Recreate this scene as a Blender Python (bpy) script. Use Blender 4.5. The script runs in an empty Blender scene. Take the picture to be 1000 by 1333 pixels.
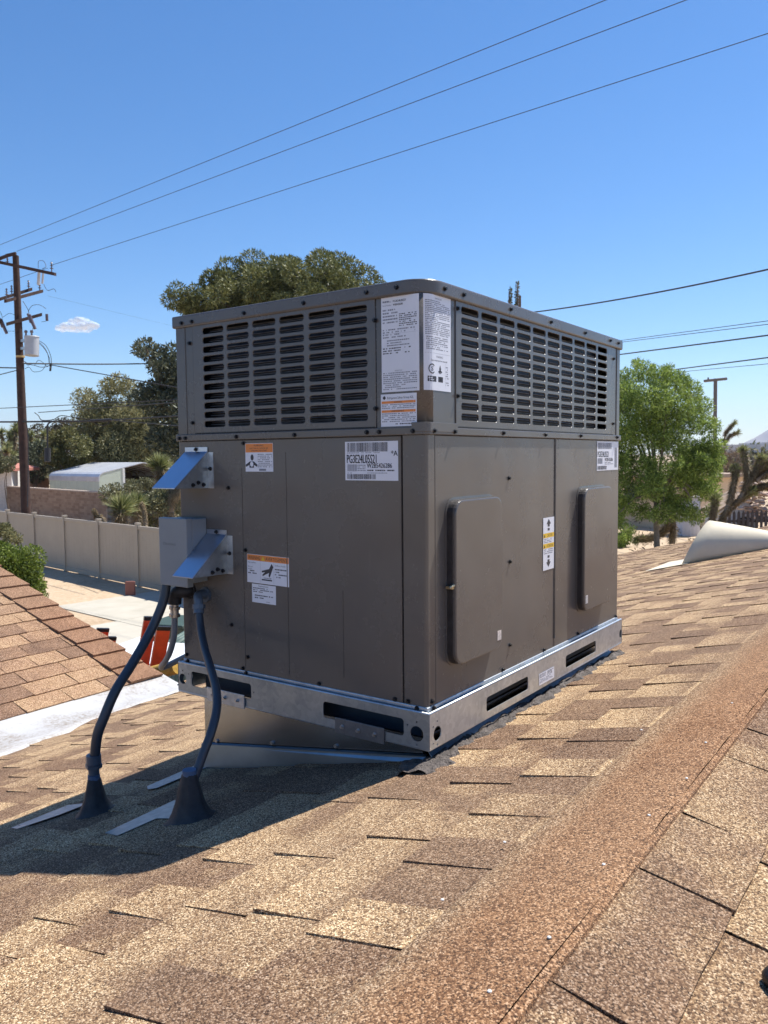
import bpy, bmesh, math, random
import numpy as np
from mathutils import Vector, Matrix
R = random.Random(7)
C = bpy.context.scene.collection
sc = bpy.context.scene

# ---------------------------------------------------------------- camera, sky, sun, exposure
CX, CY, CZ, YAW, PIT, ROLL, FPX = .945, -1.4855, .6477, -.6194, -.0689, -.0088, 1047.48
fw = Vector((math.sin(YAW)*math.cos(PIT), math.cos(YAW)*math.cos(PIT), math.sin(PIT)))
rt = Vector((math.cos(YAW), -math.sin(YAW), 0)); up = rt.cross(fw)
r2 = rt*math.cos(ROLL)+up*math.sin(ROLL); u2 = -rt*math.sin(ROLL)+up*math.cos(ROLL)
cam = bpy.data.cameras.new('camera'); co = bpy.data.objects.new('camera', cam); C.objects.link(co)
m = Matrix((r2, u2, -fw)).transposed().to_4x4(); m.translation = (CX, CY, CZ); co.matrix_world = m
cam.sensor_width = 36; cam.sensor_fit = 'VERTICAL'; cam.sensor_height = 36
cam.lens = 36*FPX/1333; cam.clip_start = .05; cam.clip_end = 30000
cam.dof.use_dof = True; cam.dof.focus_distance = 2.1; cam.dof.aperture_fstop = 16
sc.camera = co
SUN = Vector((.186, .53, 1)).normalized()
w = bpy.data.worlds.new('World'); sc.world = w; w.use_nodes = True
nt = w.node_tree; bg = nt.nodes['Background']; sky = nt.nodes.new('ShaderNodeTexSky')
sky.sky_type = 'NISHITA'; sky.sun_disc = False; sky.sun_elevation = math.asin(SUN.z)
sky.sun_rotation = math.atan2(SUN.x, SUN.y); sky.air_density = 1.0; sky.dust_density = .3; sky.ozone_density = 3.5; sky.altitude = 900
hsv = nt.nodes.new('ShaderNodeHueSaturation'); hsv.inputs['Saturation'].default_value = 1.27; hsv.inputs['Hue'].default_value = .502
nt.links.new(sky.outputs[0], hsv.inputs['Color']); nt.links.new(hsv.outputs[0], bg.inputs[0]); bg.inputs[1].default_value = .104
sl = bpy.data.lights.new('sun', 'SUN'); sl.energy = 5.0; sl.angle = math.radians(.55); sl.color = (1, .955, .88)
so = bpy.data.objects.new('sun', sl); C.objects.link(so); so.rotation_euler = (-SUN).to_track_quat('-Z', 'Y').to_euler(); so.location = (3, 6, 20)
sc.view_settings.view_transform = 'Standard'; sc.view_settings.look = 'None'
sc.view_settings.exposure = 0.66; sc.view_settings.gamma = 1; sc.view_settings.use_curve_mapping = False
sc.render.resolution_x = 768; sc.render.resolution_y = 1024

GZ = -3.15
def at(u, v, t):                       # pixel of the 1000x1333 photograph at forward depth t -> world point
    return Vector((CX, CY, CZ)) + t*(fw + r2*(u-500)/FPX + u2*(666.5-v)/FPX)
def ground(u, v, z=GZ):
    d = fw + r2*(u-500)/FPX + u2*(666.5-v)/FPX
    return Vector((CX, CY, CZ)) + d*((z-CZ)/d.z)
def foot(u, t):                        # point of the ground under a pixel column at depth t
    p = at(u, 600, t); p.z = GZ; return p
def px(P):
    d = Vector(P)-Vector((CX, CY, CZ)); f = d.dot(fw)
    return 500+FPX*d.dot(r2)/f, 666.5-FPX*d.dot(u2)/f, f

# ---------------------------------------------------------------- helpers
def wloc(o):
    v = Vector((0, 0, 0))
    while o: v += o.location; o = o.parent
    return v
def tag(o, label=None, cat=None, group=None, kind=None):
    if label: o['label'] = label
    if cat: o['category'] = cat
    if group: o['group'] = group
    if kind: o['kind'] = kind
    return o
def thing(name, loc, label, cat, group=None):
    o = bpy.data.objects.new(name, None); C.objects.link(o); o.location = loc
    o.empty_display_size = .1
    return tag(o, label, cat, group)
def link(name, me, mat=None, parent=None, loc=None):
    o = bpy.data.objects.new(name, me); C.objects.link(o)
    if mat and not me.materials: me.materials.append(mat)
    if parent: o.parent = parent
    if loc is not None: o.location = Vector(loc) - (wloc(parent) if parent else Vector((0, 0, 0)))
    elif parent: o.location = -wloc(parent)
    return o
class MB:
    def __init__(s): s.v = []; s.f = []; s.m = []; s.mats = []; s.sm = []
    def add(s, vs, fs, mi=0, smooth=False):
        b = len(s.v); s.v += [tuple(v) for v in vs]; s.f += [tuple(b+i for i in f) for f in fs]
        s.m += [mi]*len(fs); s.sm += [smooth]*len(fs); return s
    def box(s, a, b, M=None, mi=0):
        x0, y0, z0 = a; x1, y1, z1 = b
        vs = [Vector(p) for p in ((x0,y0,z0),(x1,y0,z0),(x1,y1,z0),(x0,y1,z0),(x0,y0,z1),(x1,y0,z1),(x1,y1,z1),(x0,y1,z1))]
        if M: vs = [M@v for v in vs]
        return s.add(vs, [(3,2,1,0),(4,5,6,7),(0,1,5,4),(1,2,6,5),(2,3,7,6),(3,0,4,7)], mi)
    def tube(s, pts, r, n=10, mi=0, cap=True, closed=False):
        pts = [Vector(p) for p in pts]; k = len(pts)
        rs = r if isinstance(r, (list, tuple)) else [r]*k
        vs = []; N = None
        for i, p in enumerate(pts):
            t = (pts[min(i+1, k-1)]-pts[max(i-1, 0)])
            t = t.normalized() if t.length > 1e-9 else Vector((0, 0, 1))
            if N is None:
                N = t.orthogonal().normalized()
            else:
                N = (N - t*N.dot(t)); N = N.normalized() if N.length > 1e-6 else t.orthogonal().normalized()
            B = t.cross(N)
            for j in range(n):
                a = 2*math.pi*j/n; vs.append(p+(N*math.cos(a)+B*math.sin(a))*rs[i])
        fs = [(i*n+j, i*n+(j+1) % n, (i+1)*n+(j+1) % n, (i+1)*n+j) for i in range(k-1) for j in range(n)]
        s.add(vs, fs, mi, True)
        if cap:
            s.add(vs[:n], [tuple(range(n-1, -1, -1))], mi); s.add(vs[-n:], [tuple(range(n))], mi)
        return s
    def prism(s, poly, d, mi=0):       # poly: 3d points, d: extrusion vector
        n = len(poly); P = [Vector(p) for p in poly]; Q = [p+Vector(d) for p in P]
        return s.add(P+Q, [tuple(range(n-1, -1, -1)), tuple(range(n, 2*n))]+[(i, (i+1) % n, n+(i+1) % n, n+i) for i in range(n)], mi)
    def ball(s, c, r, mi=0, nu=8, nv=6, M=None):
        c = Vector(c); r = r if isinstance(r, (tuple, list)) else (r, r, r); vs = []
        for i in range(nv+1):
            for j in range(nu):
                a = math.pi*i/nv; b = 2*math.pi*j/nu
                q = Vector((r[0]*math.sin(a)*math.cos(b), r[1]*math.sin(a)*math.sin(b), r[2]*math.cos(a)))
                vs.append(c+(M@q if M else q))
        fs = [(i*nu+j, (i+1)*nu+j, (i+1)*nu+(j+1) % nu, i*nu+(j+1) % nu) for i in range(nv) for j in range(nu)]
        return s.add(vs, fs, mi, True)
    def mesh(s, name='mesh'):
        me = bpy.data.meshes.new(name); me.from_pydata(s.v, [], s.f); me.update()
        me.polygons.foreach_set('material_index', s.m); me.polygons.foreach_set('use_smooth', s.sm)
        return me
    def fix(s, name):
        me = s.mesh(name); b = bmesh.new(); b.from_mesh(me); bmesh.ops.recalc_face_normals(b, faces=b.faces); b.to_mesh(me); b.free(); return me
    def build(s, name, mat, parent=None, bevel=0, loc=None, seg=2):
        me = s.fix(name)
        for q in (mat if isinstance(mat, (list, tuple)) else [mat]): me.materials.append(q)
        if loc is not None:
            me.transform(Matrix.Translation(-Vector(loc)))
        o = link(name, me, None, parent, loc)
        if bevel:
            b = o.modifiers.new('bevel', 'BEVEL'); b.width = bevel; b.segments = seg; b.limit_method = 'ANGLE'; b.angle_limit = math.radians(40); b.harden_normals = False
        return o
def copy_tree(o, parent=None):
    c = o.copy(); C.objects.link(c); c.parent = parent
    for ch in list(o.children): copy_tree(ch, c)
    return c
# flat plates with holes, through a 2D curve
def rrect(x0, z0, x1, z1, r, n=4):
    pts = []
    for cx, cz, a0 in ((x1-r, z1-r, 0), (x0+r, z1-r, 90), (x0+r, z0+r, 180), (x1-r, z0+r, 270)):
        for i in range(n+1):
            a = math.radians(a0+90*i/n); pts.append((cx+r*math.cos(a), cz+r*math.sin(a)))
    return pts
def circ(x, z, r, n=20): return [(x+r*math.cos(2*math.pi*i/n), z+r*math.sin(2*math.pi*i/n)) for i in range(n)]
MF = Matrix(((1, 0, 0, 0), (0, 0, -1, 0), (0, 1, 0, 0), (0, 0, 0, 1)))      # (x, z, out) -> front face, out = -Y
MS = Matrix(((0, 0, 1, 0), (1, 0, 0, 0), (0, 1, 0, 0), (0, 0, 0, 1)))      # (y, z, out) -> side face, out = +X
def plate(outer, holes, th, M, off, bev=0):
    cu = bpy.data.curves.new('c', 'CURVE'); cu.dimensions = '2D'; cu.fill_mode = 'BOTH'
    cu.extrude = th/2; cu.bevel_depth = bev; cu.bevel_resolution = 0
    for loop in [outer]+list(holes):
        sp = cu.splines.new('POLY'); sp.points.add(len(loop)-1); sp.use_cyclic_u = True
        for p, q in zip(sp.points, loop): p.co = (q[0], q[1], 0, 1)
    ob = bpy.data.objects.new('c', cu); me = bpy.data.meshes.new_from_object(ob); bpy.data.objects.remove(ob)
    me.transform(M@Matrix.Translation((0, 0, off-th/2))); me.materials.clear(); return me
def text_verts(s, font_size=1.0):
    cu = bpy.data.curves.new('t', 'FONT'); cu.body = s; cu.size = font_size; cu.resolution_u = 2
    ob = bpy.data.objects.new('t', cu); me = bpy.data.meshes.new_from_object(ob); bpy.data.objects.remove(ob)
    v = [tuple(q.co) for q in me.vertices]; f = [tuple(p.vertices) for p in me.polygons]; bpy.data.meshes.remove(me)
    return v, f

# ---------------------------------------------------------------- materials
class NT:
    def __init__(s, name):
        s.m = bpy.data.materials.new(name); s.m.use_nodes = True; s.t = s.m.node_tree
        s.b = s.t.nodes['Principled BSDF']; s.out = s.t.nodes['Material Output']
    def n(s, k, **kw):
        x = s.t.nodes.new(k)
        for a, v in kw.items(): setattr(x, a, v)
        return x
    def l(s, a, b): s.t.links.new(a, b)
    def pos(s): return s.n('ShaderNodeNewGeometry').outputs['Position']
    def objc(s): return s.n('ShaderNodeTexCoord').outputs['Object']
    def noise(s, co, scale, detail=4, rough=.55, out='Fac'):
        x = s.n('ShaderNodeTexNoise'); x.inputs['Scale'].default_value = scale; x.inputs['Detail'].default_value = detail
        x.inputs['Roughness'].default_value = rough
        if co is not None: s.l(co, x.inputs['Vector'])
        return x.outputs[out]
    def vor(s, co, scale, out='Color', feature='F1'):
        x = s.n('ShaderNodeTexVoronoi'); x.feature = feature; x.inputs['Scale'].default_value = scale; s.l(co, x.inputs['Vector']); return x.outputs[out]
    def ramp(s, fac, stops, interp='LINEAR'):
        x = s.n('ShaderNodeValToRGB'); x.color_ramp.interpolation = interp; e = x.color_ramp.elements
        while len(e) < len(stops): e.new(.5)
        for i, (p, c) in enumerate(stops): e[i].position = p; e[i].color = (*c, 1) if len(c) == 3 else c
        s.l(fac, x.inputs[0]); return x.outputs[0]
    def mix(s, fac, a, b, mode='MIX'):
        x = s.n('ShaderNodeMix', data_type='RGBA', blend_type=mode)
        for i, v in ((0, fac), (6, a), (7, b)):
            if hasattr(v, 'is_linked') or isinstance(v, bpy.types.NodeSocket): s.l(v, x.inputs[i])
            elif isinstance(v, (int, float)): x.inputs[i].default_value = v
            else: x.inputs[i].default_value = (*v, 1)
        return x.outputs[2]
    def math(s, op, a, b=0.0, c=None):
        x = s.n('ShaderNodeMath', operation=op)
        for i, v in ((0, a), (1, b)) + (((2, c),) if c is not None else ()):
            if isinstance(v, bpy.types.NodeSocket): s.l(v, x.inputs[i])
            else: x.inputs[i].default_value = v
        return x.outputs[0]
    def maprange(s, v, a, b, c, d):
        x = s.n('ShaderNodeMapRange'); s.l(v, x.inputs[0])
        for i, q in enumerate((a, b, c, d)): x.inputs[i+1].default_value = q
        return x.outputs[0]
    def bump(s, h, strength, dist=.01):
        x = s.n('ShaderNodeBump'); x.inputs['Strength'].default_value = strength; x.inputs['Distance'].default_value = dist
        s.l(h, x.inputs['Height']); s.l(x.outputs[0], s.b.inputs['Normal'])
    def col(s, c):
        if isinstance(c, bpy.types.NodeSocket): s.l(c, s.b.inputs['Base Color'])
        else: s.b.inputs['Base Color'].default_value = (*c, 1)
    def set(s, rough=None, metal=None, spec=None):
        if rough is not None:
            if isinstance(rough, bpy.types.NodeSocket): s.l(rough, s.b.inputs['Roughness'])
            else: s.b.inputs['Roughness'].default_value = rough
        if metal is not None: s.b.inputs['Metallic'].default_value = metal
        if spec is not None: s.b.inputs['Specular IOR Level'].default_value = spec
def simple(name, c, rough=.6, metal=0, var=.12, scale=8, bump=0, spec=.5):
    k = NT(name); p = k.pos(); f = k.noise(p, scale, 5, .6)
    lo = tuple(x*(1-var) for x in c); hi = tuple(min(1, x*(1+var)) for x in c)
    k.col(k.ramp(f, [(.3, lo), (.7, hi)])); k.set(rough, metal, spec)
    if bump: k.bump(k.noise(p, scale*4, 4), bump)
    return k.m
def mat_paint():
    k = NT('taupe_paint'); p = k.pos()
    a = k.noise(p, 3, 4, .5); b = k.noise(p, 900, 2, .5)
    mp = k.n('ShaderNodeMapping'); mp.inputs['Scale'].default_value = (6, 6, .7); k.l(p, mp.inputs[0])
    st = k.noise(mp.outputs[0], 6, 4, .6)
    c = k.ramp(a, [(.3, (.106, .096, .088)), (.7, (.128, .117, .107))])
    c = k.mix(k.maprange(st, .62, .80, 0, .14), c, (.22, .195, .17))
    dust = k.noise(p, 14, 6, .7); c = k.mix(k.maprange(dust, .62, .85, 0, .05), c, (.24, .205, .165))
    k.col(c); k.set(k.math('ADD', k.maprange(a, .3, .7, .22, .30), k.maprange(dust, .5, .8, 0, .07)), 0, .55)
    k.bump(k.math('ADD', k.math('MULTIPLY', k.noise(p, 3.2, 2), 1.6), k.math('MULTIPLY', b, .006)), .55, .007); return k.m
def mat_galv(name='galvanized_steel', base=(.35, .40, .44), r=.32):
    k = NT(name); p = k.pos(); v = k.vor(p, 90); n = k.noise(p, 9, 4)
    sep = k.n('ShaderNodeSeparateColor'); k.l(v, sep.inputs[0])
    f = k.math('ADD', k.math('MULTIPLY', sep.outputs[0], .20), k.math('MULTIPLY', n, .8))
    k.col(k.ramp(f, [(.3, tuple(x*.74 for x in base)), (.75, tuple(x*1.12 for x in base))]))
    k.set(k.maprange(f, .3, .8, r+.10, r-.04), .72); k.bump(k.noise(p, 14, 3), .12, .004); return k.m
def mat_shingle(name, stops, tone=0, per_piece=True, fade=False, band=None):
    k = NT(name); p = k.pos()
    v = k.vor(p, 540); sep = k.n('ShaderNodeSeparateColor'); k.l(v, sep.inputs[0])
    g = k.ramp(sep.outputs[0], [(0, (.030, .018, .012)), (.16, (.090, .053, .034)), (.34, (.198, .124, .074)), (.58, (.325, .222, .134)), (.80, (.54, .405, .255)), (1, (.88, .77, .59))])
    patch = k.noise(p, 7.5, 3, .5)
    if per_piece:
        oi = k.n('ShaderNodeObjectInfo').outputs['Random']; ri = k.n('ShaderNodeNewGeometry').outputs['Random Per Island']
        rnd = k.math('FRACT', k.math('ADD', oi, ri))
        f = k.math('ADD', k.math('MULTIPLY', rnd, .74), k.math('MULTIPLY', k.maprange(patch, .36, .64, 0, 1), .26))
        # coloured granule band blended in towards the upper end of a tab
        tint = k.ramp(f, stops)
    else:
        tint = k.ramp(patch, stops)
    if band:                       # darker granule band printed along the upper part of every course
        sx = k.n('ShaderNodeSeparateXYZ'); k.l(p, sx.inputs[0]); x0_, st_ = band
        q_ = k.math('FRACT', k.math('ADD', k.math('DIVIDE', k.math('SUBTRACT', x0_, sx.outputs[0]), st_), 20.0))
        q_ = k.math('ADD', q_, k.math('MULTIPLY', k.math('SUBTRACT', k.noise(p, 22, 4, .6), .5), .5))
        q_ = k.math('MULTIPLY', k.maprange(q_, .06, .52, 1, 0), k.maprange(k.noise(p, 4.5, 2), .35, .6, .35, 1))
        tint = k.mix(k.math('MULTIPLY', q_, .72), tint, (.56, .46, .42))
    if fade:
        sx = k.n('ShaderNodeSeparateXYZ'); k.l(p, sx.inputs[0])
        e_ = k.math('ADD', sx.outputs[0], k.math('MULTIPLY', k.noise(p, 5, 4, .6), .10))
        tint = k.mix(k.maprange(e_, .468, .55, 1, 0), tint, (.96, .88, .80))
    c = k.mix(1.0, g, tint, 'MULTIPLY')
    big = k.noise(p, 1.1, 3); c = k.mix(k.maprange(big, .4, .7, 0, .18), c, (.30, .22, .145))
    k.col(c); k.set(.93, 0, .25)
    h = k.vor(p, 540, 'Distance'); h2 = k.noise(p, 40, 3)
    k.bump(k.math('ADD', k.math('MULTIPLY', h, -1.0), k.math('MULTIPLY', h2, .4)), .55, .0022); return k.m
def mat_leaf(name, cols, rough=.55, trans=.25):
    k = NT(name); ri = k.n('ShaderNodeNewGeometry').outputs['Random Per Island']
    n = k.noise(k.pos(), .9, 3); f = k.math('ADD', k.math('MULTIPLY', ri, .65), k.math('MULTIPLY', n, .45))
    c = k.ramp(f, [(i/(len(cols)-1)*.8+.12, q) for i, q in enumerate(cols)])
    k.col(c); k.set(rough, 0, .35)
    tr = k.n('ShaderNodeBsdfTranslucent'); k.l(c, tr.inputs[0]); mx = k.n('ShaderNodeMixShader'); mx.inputs[0].default_value = trans
    k.l(k.b.outputs[0], mx.inputs[1]); k.l(tr.outputs[0], mx.inputs[2]); k.l(mx.outputs[0], k.out.inputs[0]); return k.m

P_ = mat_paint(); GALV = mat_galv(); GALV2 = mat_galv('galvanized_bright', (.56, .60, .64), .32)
BLUEGALV = simple('mill_finish_hood', (.50, .56, .66), .30, .95, var=.06, scale=6)
CURBM = simple('curb_sheet_steel', (.31, .34, .37), .22, 1.0, var=.18, scale=3)
WHITE_STK = simple('sticker_white', (.74, .76, .82), .35, var=.04)
INK = simple('print_ink', (.035, .035, .045), .5, var=.1); GREYINK = simple('print_grey', (.22, .23, .27), .5, var=.1)
ORANGE = simple('sticker_orange', (.78, .25, .05), .4, var=.06); YELLOW = simple('sticker_yellow', (.82, .52, .03), .4, var=.06)
BLACKM = simple('black_screw', (.012, .013, .017), .38, .2, var=.2)
COIL = simple('coil_fins', (.018, .022, .032), .4, .4, var=.5, scale=60)
RODM = simple('coil_tube_metal', (.17, .18, .20), .35, .8, var=.2)
DARKIN = simple('inside_dark', (.02, .022, .025), .7)
BLUECOND = simple('grey_pvc_conduit', (.036, .044, .058), .42, var=.15, spec=.6)
GREYCOND = simple('light_grey_conduit', (.21, .22, .235), .4, var=.1)
FITM = simple('fitting_grey', (.10, .125, .16), .4, .2)
ZINC = simple('zinc_fitting', (.5, .5, .5), .3, .9)
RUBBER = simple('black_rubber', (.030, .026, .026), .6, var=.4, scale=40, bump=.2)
DISC = simple('grey_box_enamel', (.23, .255, .275), .4, var=.06)
TAR = simple('roof_tar', (.10, .082, .072), .7, var=.5, scale=45, bump=.9)
SH_MAIN = mat_shingle('shingle_tan', [(.06, (.46, .38, .36)), (.36, (.60, .50, .46)), (.46, (.86, .76, .66)), (.60, (1.03, .94, .82)), (.88, (1.22, 1.13, .97))], band=(.415, .142/math.sqrt(1+.25*.25)))
SH_RIGHT = mat_shingle('shingle_tan_right', [(.06, (.42, .34, .32)), (.40, (.56, .46, .42)), (.52, (.76, .66, .57)), (.88, (1.0, .92, .78))])
SH_LEFT = mat_shingle('shingle_rust', [(.08, (.52, .42, .41)), (.38, (.72, .58, .54)), (.55, (.95, .78, .70)), (.9, (1.12, .97, .85))])
SH_CAP = mat_shingle('shingle_cap', [(.2, (.62, .45, .40)), (.8, (.84, .63, .55))], per_piece=False)
SH_RIDGE = mat_shingle('shingle_strip', [(.3, (.64, .46, .36)), (.7, (.80, .59, .46))], per_piece=False, fade=True)
DECK = simple('roof_felt', (.07, .05, .04), .95)

# ---------------------------------------------------------------- setting: ground, slab, hills
k = NT('desert_soil'); p = k.pos()
n1 = k.noise(p, .35, 5, .6); n2 = k.noise(p, 9, 5, .7)
c = k.ramp(n1, [(.3, (.34, .24, .15)), (.55, (.46, .34, .22)), (.75, (.40, .29, .19))]); c = k.mix(k.maprange(n2, .45, .65, 0, .5), c, (.62, .50, .36))
k.col(c); k.set(.95); k.bump(n2, .5, .04); SOIL = k.m
S_ = 9000; g = MB().add([(-S_, -S_, GZ), (S_, -S_, GZ), (S_, S_, GZ), (-S_, S_, GZ)], [(0, 1, 2, 3)])
tag(g.build('ground', SOIL), 'dry tan desert soil around the houses', kind='structure')
k = NT('slab_concrete'); p = k.pos(); n1 = k.noise(p, 1.3, 6, .6); n2 = k.noise(p, 25, 3)
k.col(k.ramp(n1, [(.3, (.40, .37, .30)), (.7, (.50, .46, .385))])); k.set(.85); k.bump(n2, .2, .01); CONC = k.m
slab = thing('concrete_patio', ground(140, 850), 'pale concrete patio slabs between the house and vinyl fence', 'patio'); slab['kind'] = 'structure'; del slab['category']
q0 = ground(74, 791); q1 = ground(165, 777); ax = (q1-q0).normalized(); ay = Vector((ax.y, -ax.x, 0))
for i in range(5):
    for j in range(4):
        a = q0+ax*(i*3.3)+ay*(j*3.0-.1)-ax*(3.3*(j > 0))
        w_ = 3.28
        if j > 0 or True:
            b = MB().prism([a+Vector((0, 0, .0)), a+ax*w_, a+ax*w_+ay*2.98, a+ay*2.98], (0, 0, .025+.003*((i+j) % 2)))
            b.build('slab', CONC, slab, bevel=.008)
k = NT('distant_hill'); n1 = k.noise(k.pos(), .002, 6, .6); k.col(k.ramp(n1, [(.35, (.17, .13, .12)), (.7, (.27, .21, .18))])); k.set(.95); HILL = k.m
b = MB(); vs = []; N = 60
hc = at(1090, 560, 7600); hd = r2.copy(); hd.z = 0; hd.normalize(); hf = Vector((-hd.y, hd.x, 0))
prof = lambda s: 420*math.exp(-((s-.55)/.16)**2)+230*math.exp(-((s-.28)/.12)**2)+190*math.exp(-((s-.80)/.15)**2)
for i in range(N+1):
    s = i/N; h = prof(s)*(1+.10*math.sin(s*61)+.06*math.sin(s*137+1))
    base = hc+hd*((s-.42)*3400); base.z = GZ-2
    for j, (dd, hh) in enumerate(((-900, 0), (-450, .45), (-150, .85), (0, 1), (500, .5), (900, 0))):
        vs.append(base+hf*(dd+60*math.sin(s*90+j))+Vector((0, 0, h*hh*(1+.08*math.sin(s*200+j*2)))))
b.add(vs, [(i*6+j, (i+1)*6+j, (i+1)*6+j+1, i*6+j+1) for i in range(N) for j in range(5)], 0, True)
tag(b.build('hills', HILL), 'hazy blue desert mountain on the horizon', kind='structure')

# ---------------------------------------------------------------- the house roof we stand on
house = thing('house', (0.6, 2, GZ), 'low house under the tan shingle roof that carries the packaged unit', 'house')
SL = .25; Z0 = -.045; RX = .61; RZ = Z0+SL*RX
def frame(e1, e2, o):
    e1 = Vector(e1).normalized(); e2 = Vector(e2).normalized(); n = e1.cross(e2)
    M = Matrix((e1, e2, n)).transposed().to_4x4(); M.translation = Vector(o); return M
deck = MB()
Y0, Y1, XE = -6.0, 9.95, -3.42
T = Vector((0, 0, -.10))
deck.prism([(XE, Y1, Z0+SL*XE-.004), (RX, Y1, RZ-.004), (RX, Y0, RZ-.004), (XE, Y0, Z0+SL*XE-.004)], T)
roofmain = deck.build('roof_slope', DECK, house); roofmain['label'] = 'roof slope under the unit falling to the left'
deck = MB().prism([(RX+.001, Y1, RZ-.004), (RX+3.9, Y1, RZ-3.9*SL-.004), (RX+3.9, Y0, RZ-3.9*SL-.004), (RX+.001, Y0, RZ-.004)], T)
roofright = deck.build('roof_slope', DECK, house); roofright['label'] = 'roof slope falling to the right of the ridge'
XV, ZV, SV = -2.9, -.75, .30
deck = MB().prism([(XV-.02, 1.66, ZV+.005), (XV-.02, Y0, ZV+.005), (XV-3.6, Y0, ZV+3.6*SV), (XV-3.6, 1.66, ZV+3.6*SV)], T)
roofleft = deck.build('roof_slope', DECK, house); roofleft['label'] = 'left roof slope with the capped rake edge'
STUC = simple('house_stucco', (.55, .48, .38), .9, bump=.3)
MB().box((-3.0, Y0+.4, GZ), (4.1, Y1-.45, -1.02)).build('wall', STUC, house)
MB().box((-9.2, Y0+.4, GZ), (-3.02, 1.2, -1.0)).build('wall', STUC, house)
deck = MB().prism([(XV-3.6, 1.66, ZV+3.6*SV), (XV-3.6, Y0, ZV+3.6*SV), (XV-6.8, Y0, ZV+.12), (XV-6.8, 1.66, ZV+.12)], T)
deck.build('roof_slope', DECK, house)['label'] = 'far back slope of the left wing'

NV = 14; E = .142
def piece_mesh(L, E, t, seed):
    r = random.Random(seed); b = MB(); nx = 4; D = E*1.22
    ex = [i/nx*L for i in range(nx+1)]; w0 = [r.uniform(-.0016, .0016) for _ in ex]; lift = [r.uniform(0, .0012) for _ in ex]
    if r.random() < .4: lift[-1] += .0018
    if r.random() < .4: lift[0] += .0018
    sk = r.uniform(-.003, .003); vs = []
    for i, x in enumerate(ex): vs += [(x, w0[i], .0016 if t > .004 else -.001), (x, w0[i], t+lift[i]), (x+sk*.5, E*.5, t*.62+.001+lift[i]*.3), (x+sk, D, .0012)]
    fs = []
    for i in range(nx):
        a = i*4; c2 = a+4
        fs += [(a, c2, c2+1, a+1), (a+1, c2+1, c2+2, a+2), (a+2, c2+2, c2+3, a+3)]
    fs += [(0, 1, 2, 3), (nx*4+3, nx*4+2, nx*4+1, nx*4)]
    b.add(vs, fs); return b
pieces = []        # (area, M, L idx)
lens = [.10, .125, .15, .175, .20, .24, .28]
cache = {}
def pm(li, hi, tone, e=E):
    key = (li, hi, tone, e); gap = .0012 if e == E else .0055; thk = 0 if e == E else .0014
    if key not in cache: cache[key] = piece_mesh(lens[li]-gap, e, (.0036 if hi == 0 else .0070)+thk, (li*31+hi*7+tone*3+int(e*1000)) % 9999)
    return cache[key]
EL = .1421
def lay(slope, M, n_course, length, mat, region=None, e=E, lr=(1, 6), same=False):
    out = []
    for c_ in range(n_course):
        y = c_*e; x = -R.random()*.25; hi = R.random() < .5
        while x < length:
            li = R.randint(*lr); L = lens[li]
            if same: hi = 1 if R.random() < .8 else 0
            else: hi = (1 if R.random() < .12 else 0) if hi else 1
            while x+L > length+.02 and li > 0: li -= 1; L = lens[li]
            if x+L > length+.03: break
            if x > -.12 and (region is None or region(M@Vector((x+L/2, y+e/2, 0)))):
                Mx = M@Matrix.Translation((max(x, 0)+0, y+R.uniform(-.002, .002), 0))@Matrix.Rotation(R.uniform(-.007, .007), 4, 'Z')
                out.append([Mx, li, hi, R.randint(0, 2), slope, mat, e])
            x += L
    return out
allp = []
# main slope: uphill +X, courses end at the strip
k_ = int((.415-XE)/ (E/math.sqrt(1+SL*SL)))
ux = 1/math.sqrt(1+SL*SL)
Mm = frame((0, -1, 0), (1, 0, SL), (.415-k_*E*ux, Y1, Z0+SL*(.415-k_*E*ux)))
def reg_main(P):
    if P.y < -2.2: return False
    if P.x < -.04 and P.x > -.74 and P.y > .07 and P.y < 1.16: return False     # under the curb
    if P.y < 1.72 and P.x < -2.86+.05: return False
    return True
allp += lay(roofmain, Mm, k_, Y1-Y0-4, SH_MAIN, reg_main, lr=(0, 4))
e_r = .104; mr = 20
Mr = frame((0, 1, 0), (-1, 0, SL), (RX+e_r*ux*mr+.026, -2.3, RZ-SL*(e_r*ux*mr+.026)))
allp += lay(roofright, Mr, mr, 7, SH_RIGHT, None, e=e_r, lr=(3, 6), same=True)
ul = 1/math.sqrt(1+SV*SV)
Ml = frame((0, 1, 0), (-1, 0, SV), (-3.05, -2.2, ZV+SV*.15+.002))
allp += lay(roofleft, Ml, 24, 3.80, SH_LEFT, None, e=EL, lr=(4, 6), same=True)
for a in allp:
    u, v, t = px(a[0]@Vector((lens[a[1]]/2, E/2, 0)))
    ins = t > .3 and -20 < u < 1020 and 500 < v < 1350
    s = lens[a[1]]*a[6]/max(t, .3)**3 if ins else 0
    cov = 235 < u < 800 and t > 1.9 and v < 990 and (u < 560 or v < 1000-(u-560)*.62)
    a.append(0 if cov else s)
allp.sort(key=lambda a: -a[7])
sm = {}
for a in allp[:300]:
    key = (a[1], a[2], a[3], a[6], a[5].name)
    if key not in sm:
        me = pm(a[1], a[2], a[3], a[6]).fix('shingle'); me.materials.append(a[5]); sm[key] = me
    o = bpy.data.objects.new('shingle', sm[key]); C.objects.link(o); o.parent = a[4]
    Mx = a[0].copy(); Mx.translation -= wloc(a[4]); o.matrix_local = Mx
for sl_, mt in ((roofmain, SH_MAIN), (roofright, SH_RIGHT), (roofleft, SH_LEFT)):
    b = MB()
    for a in allp[300:]:
        if a[4] is sl_:
            q = pm(a[1], a[2], a[3], a[6]); b.add([a[0]@Vector(v) for v in q.v], q.f)
    o = b.build('shingle_field', mt, sl_); o['kind'] = 'stuff'
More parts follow.
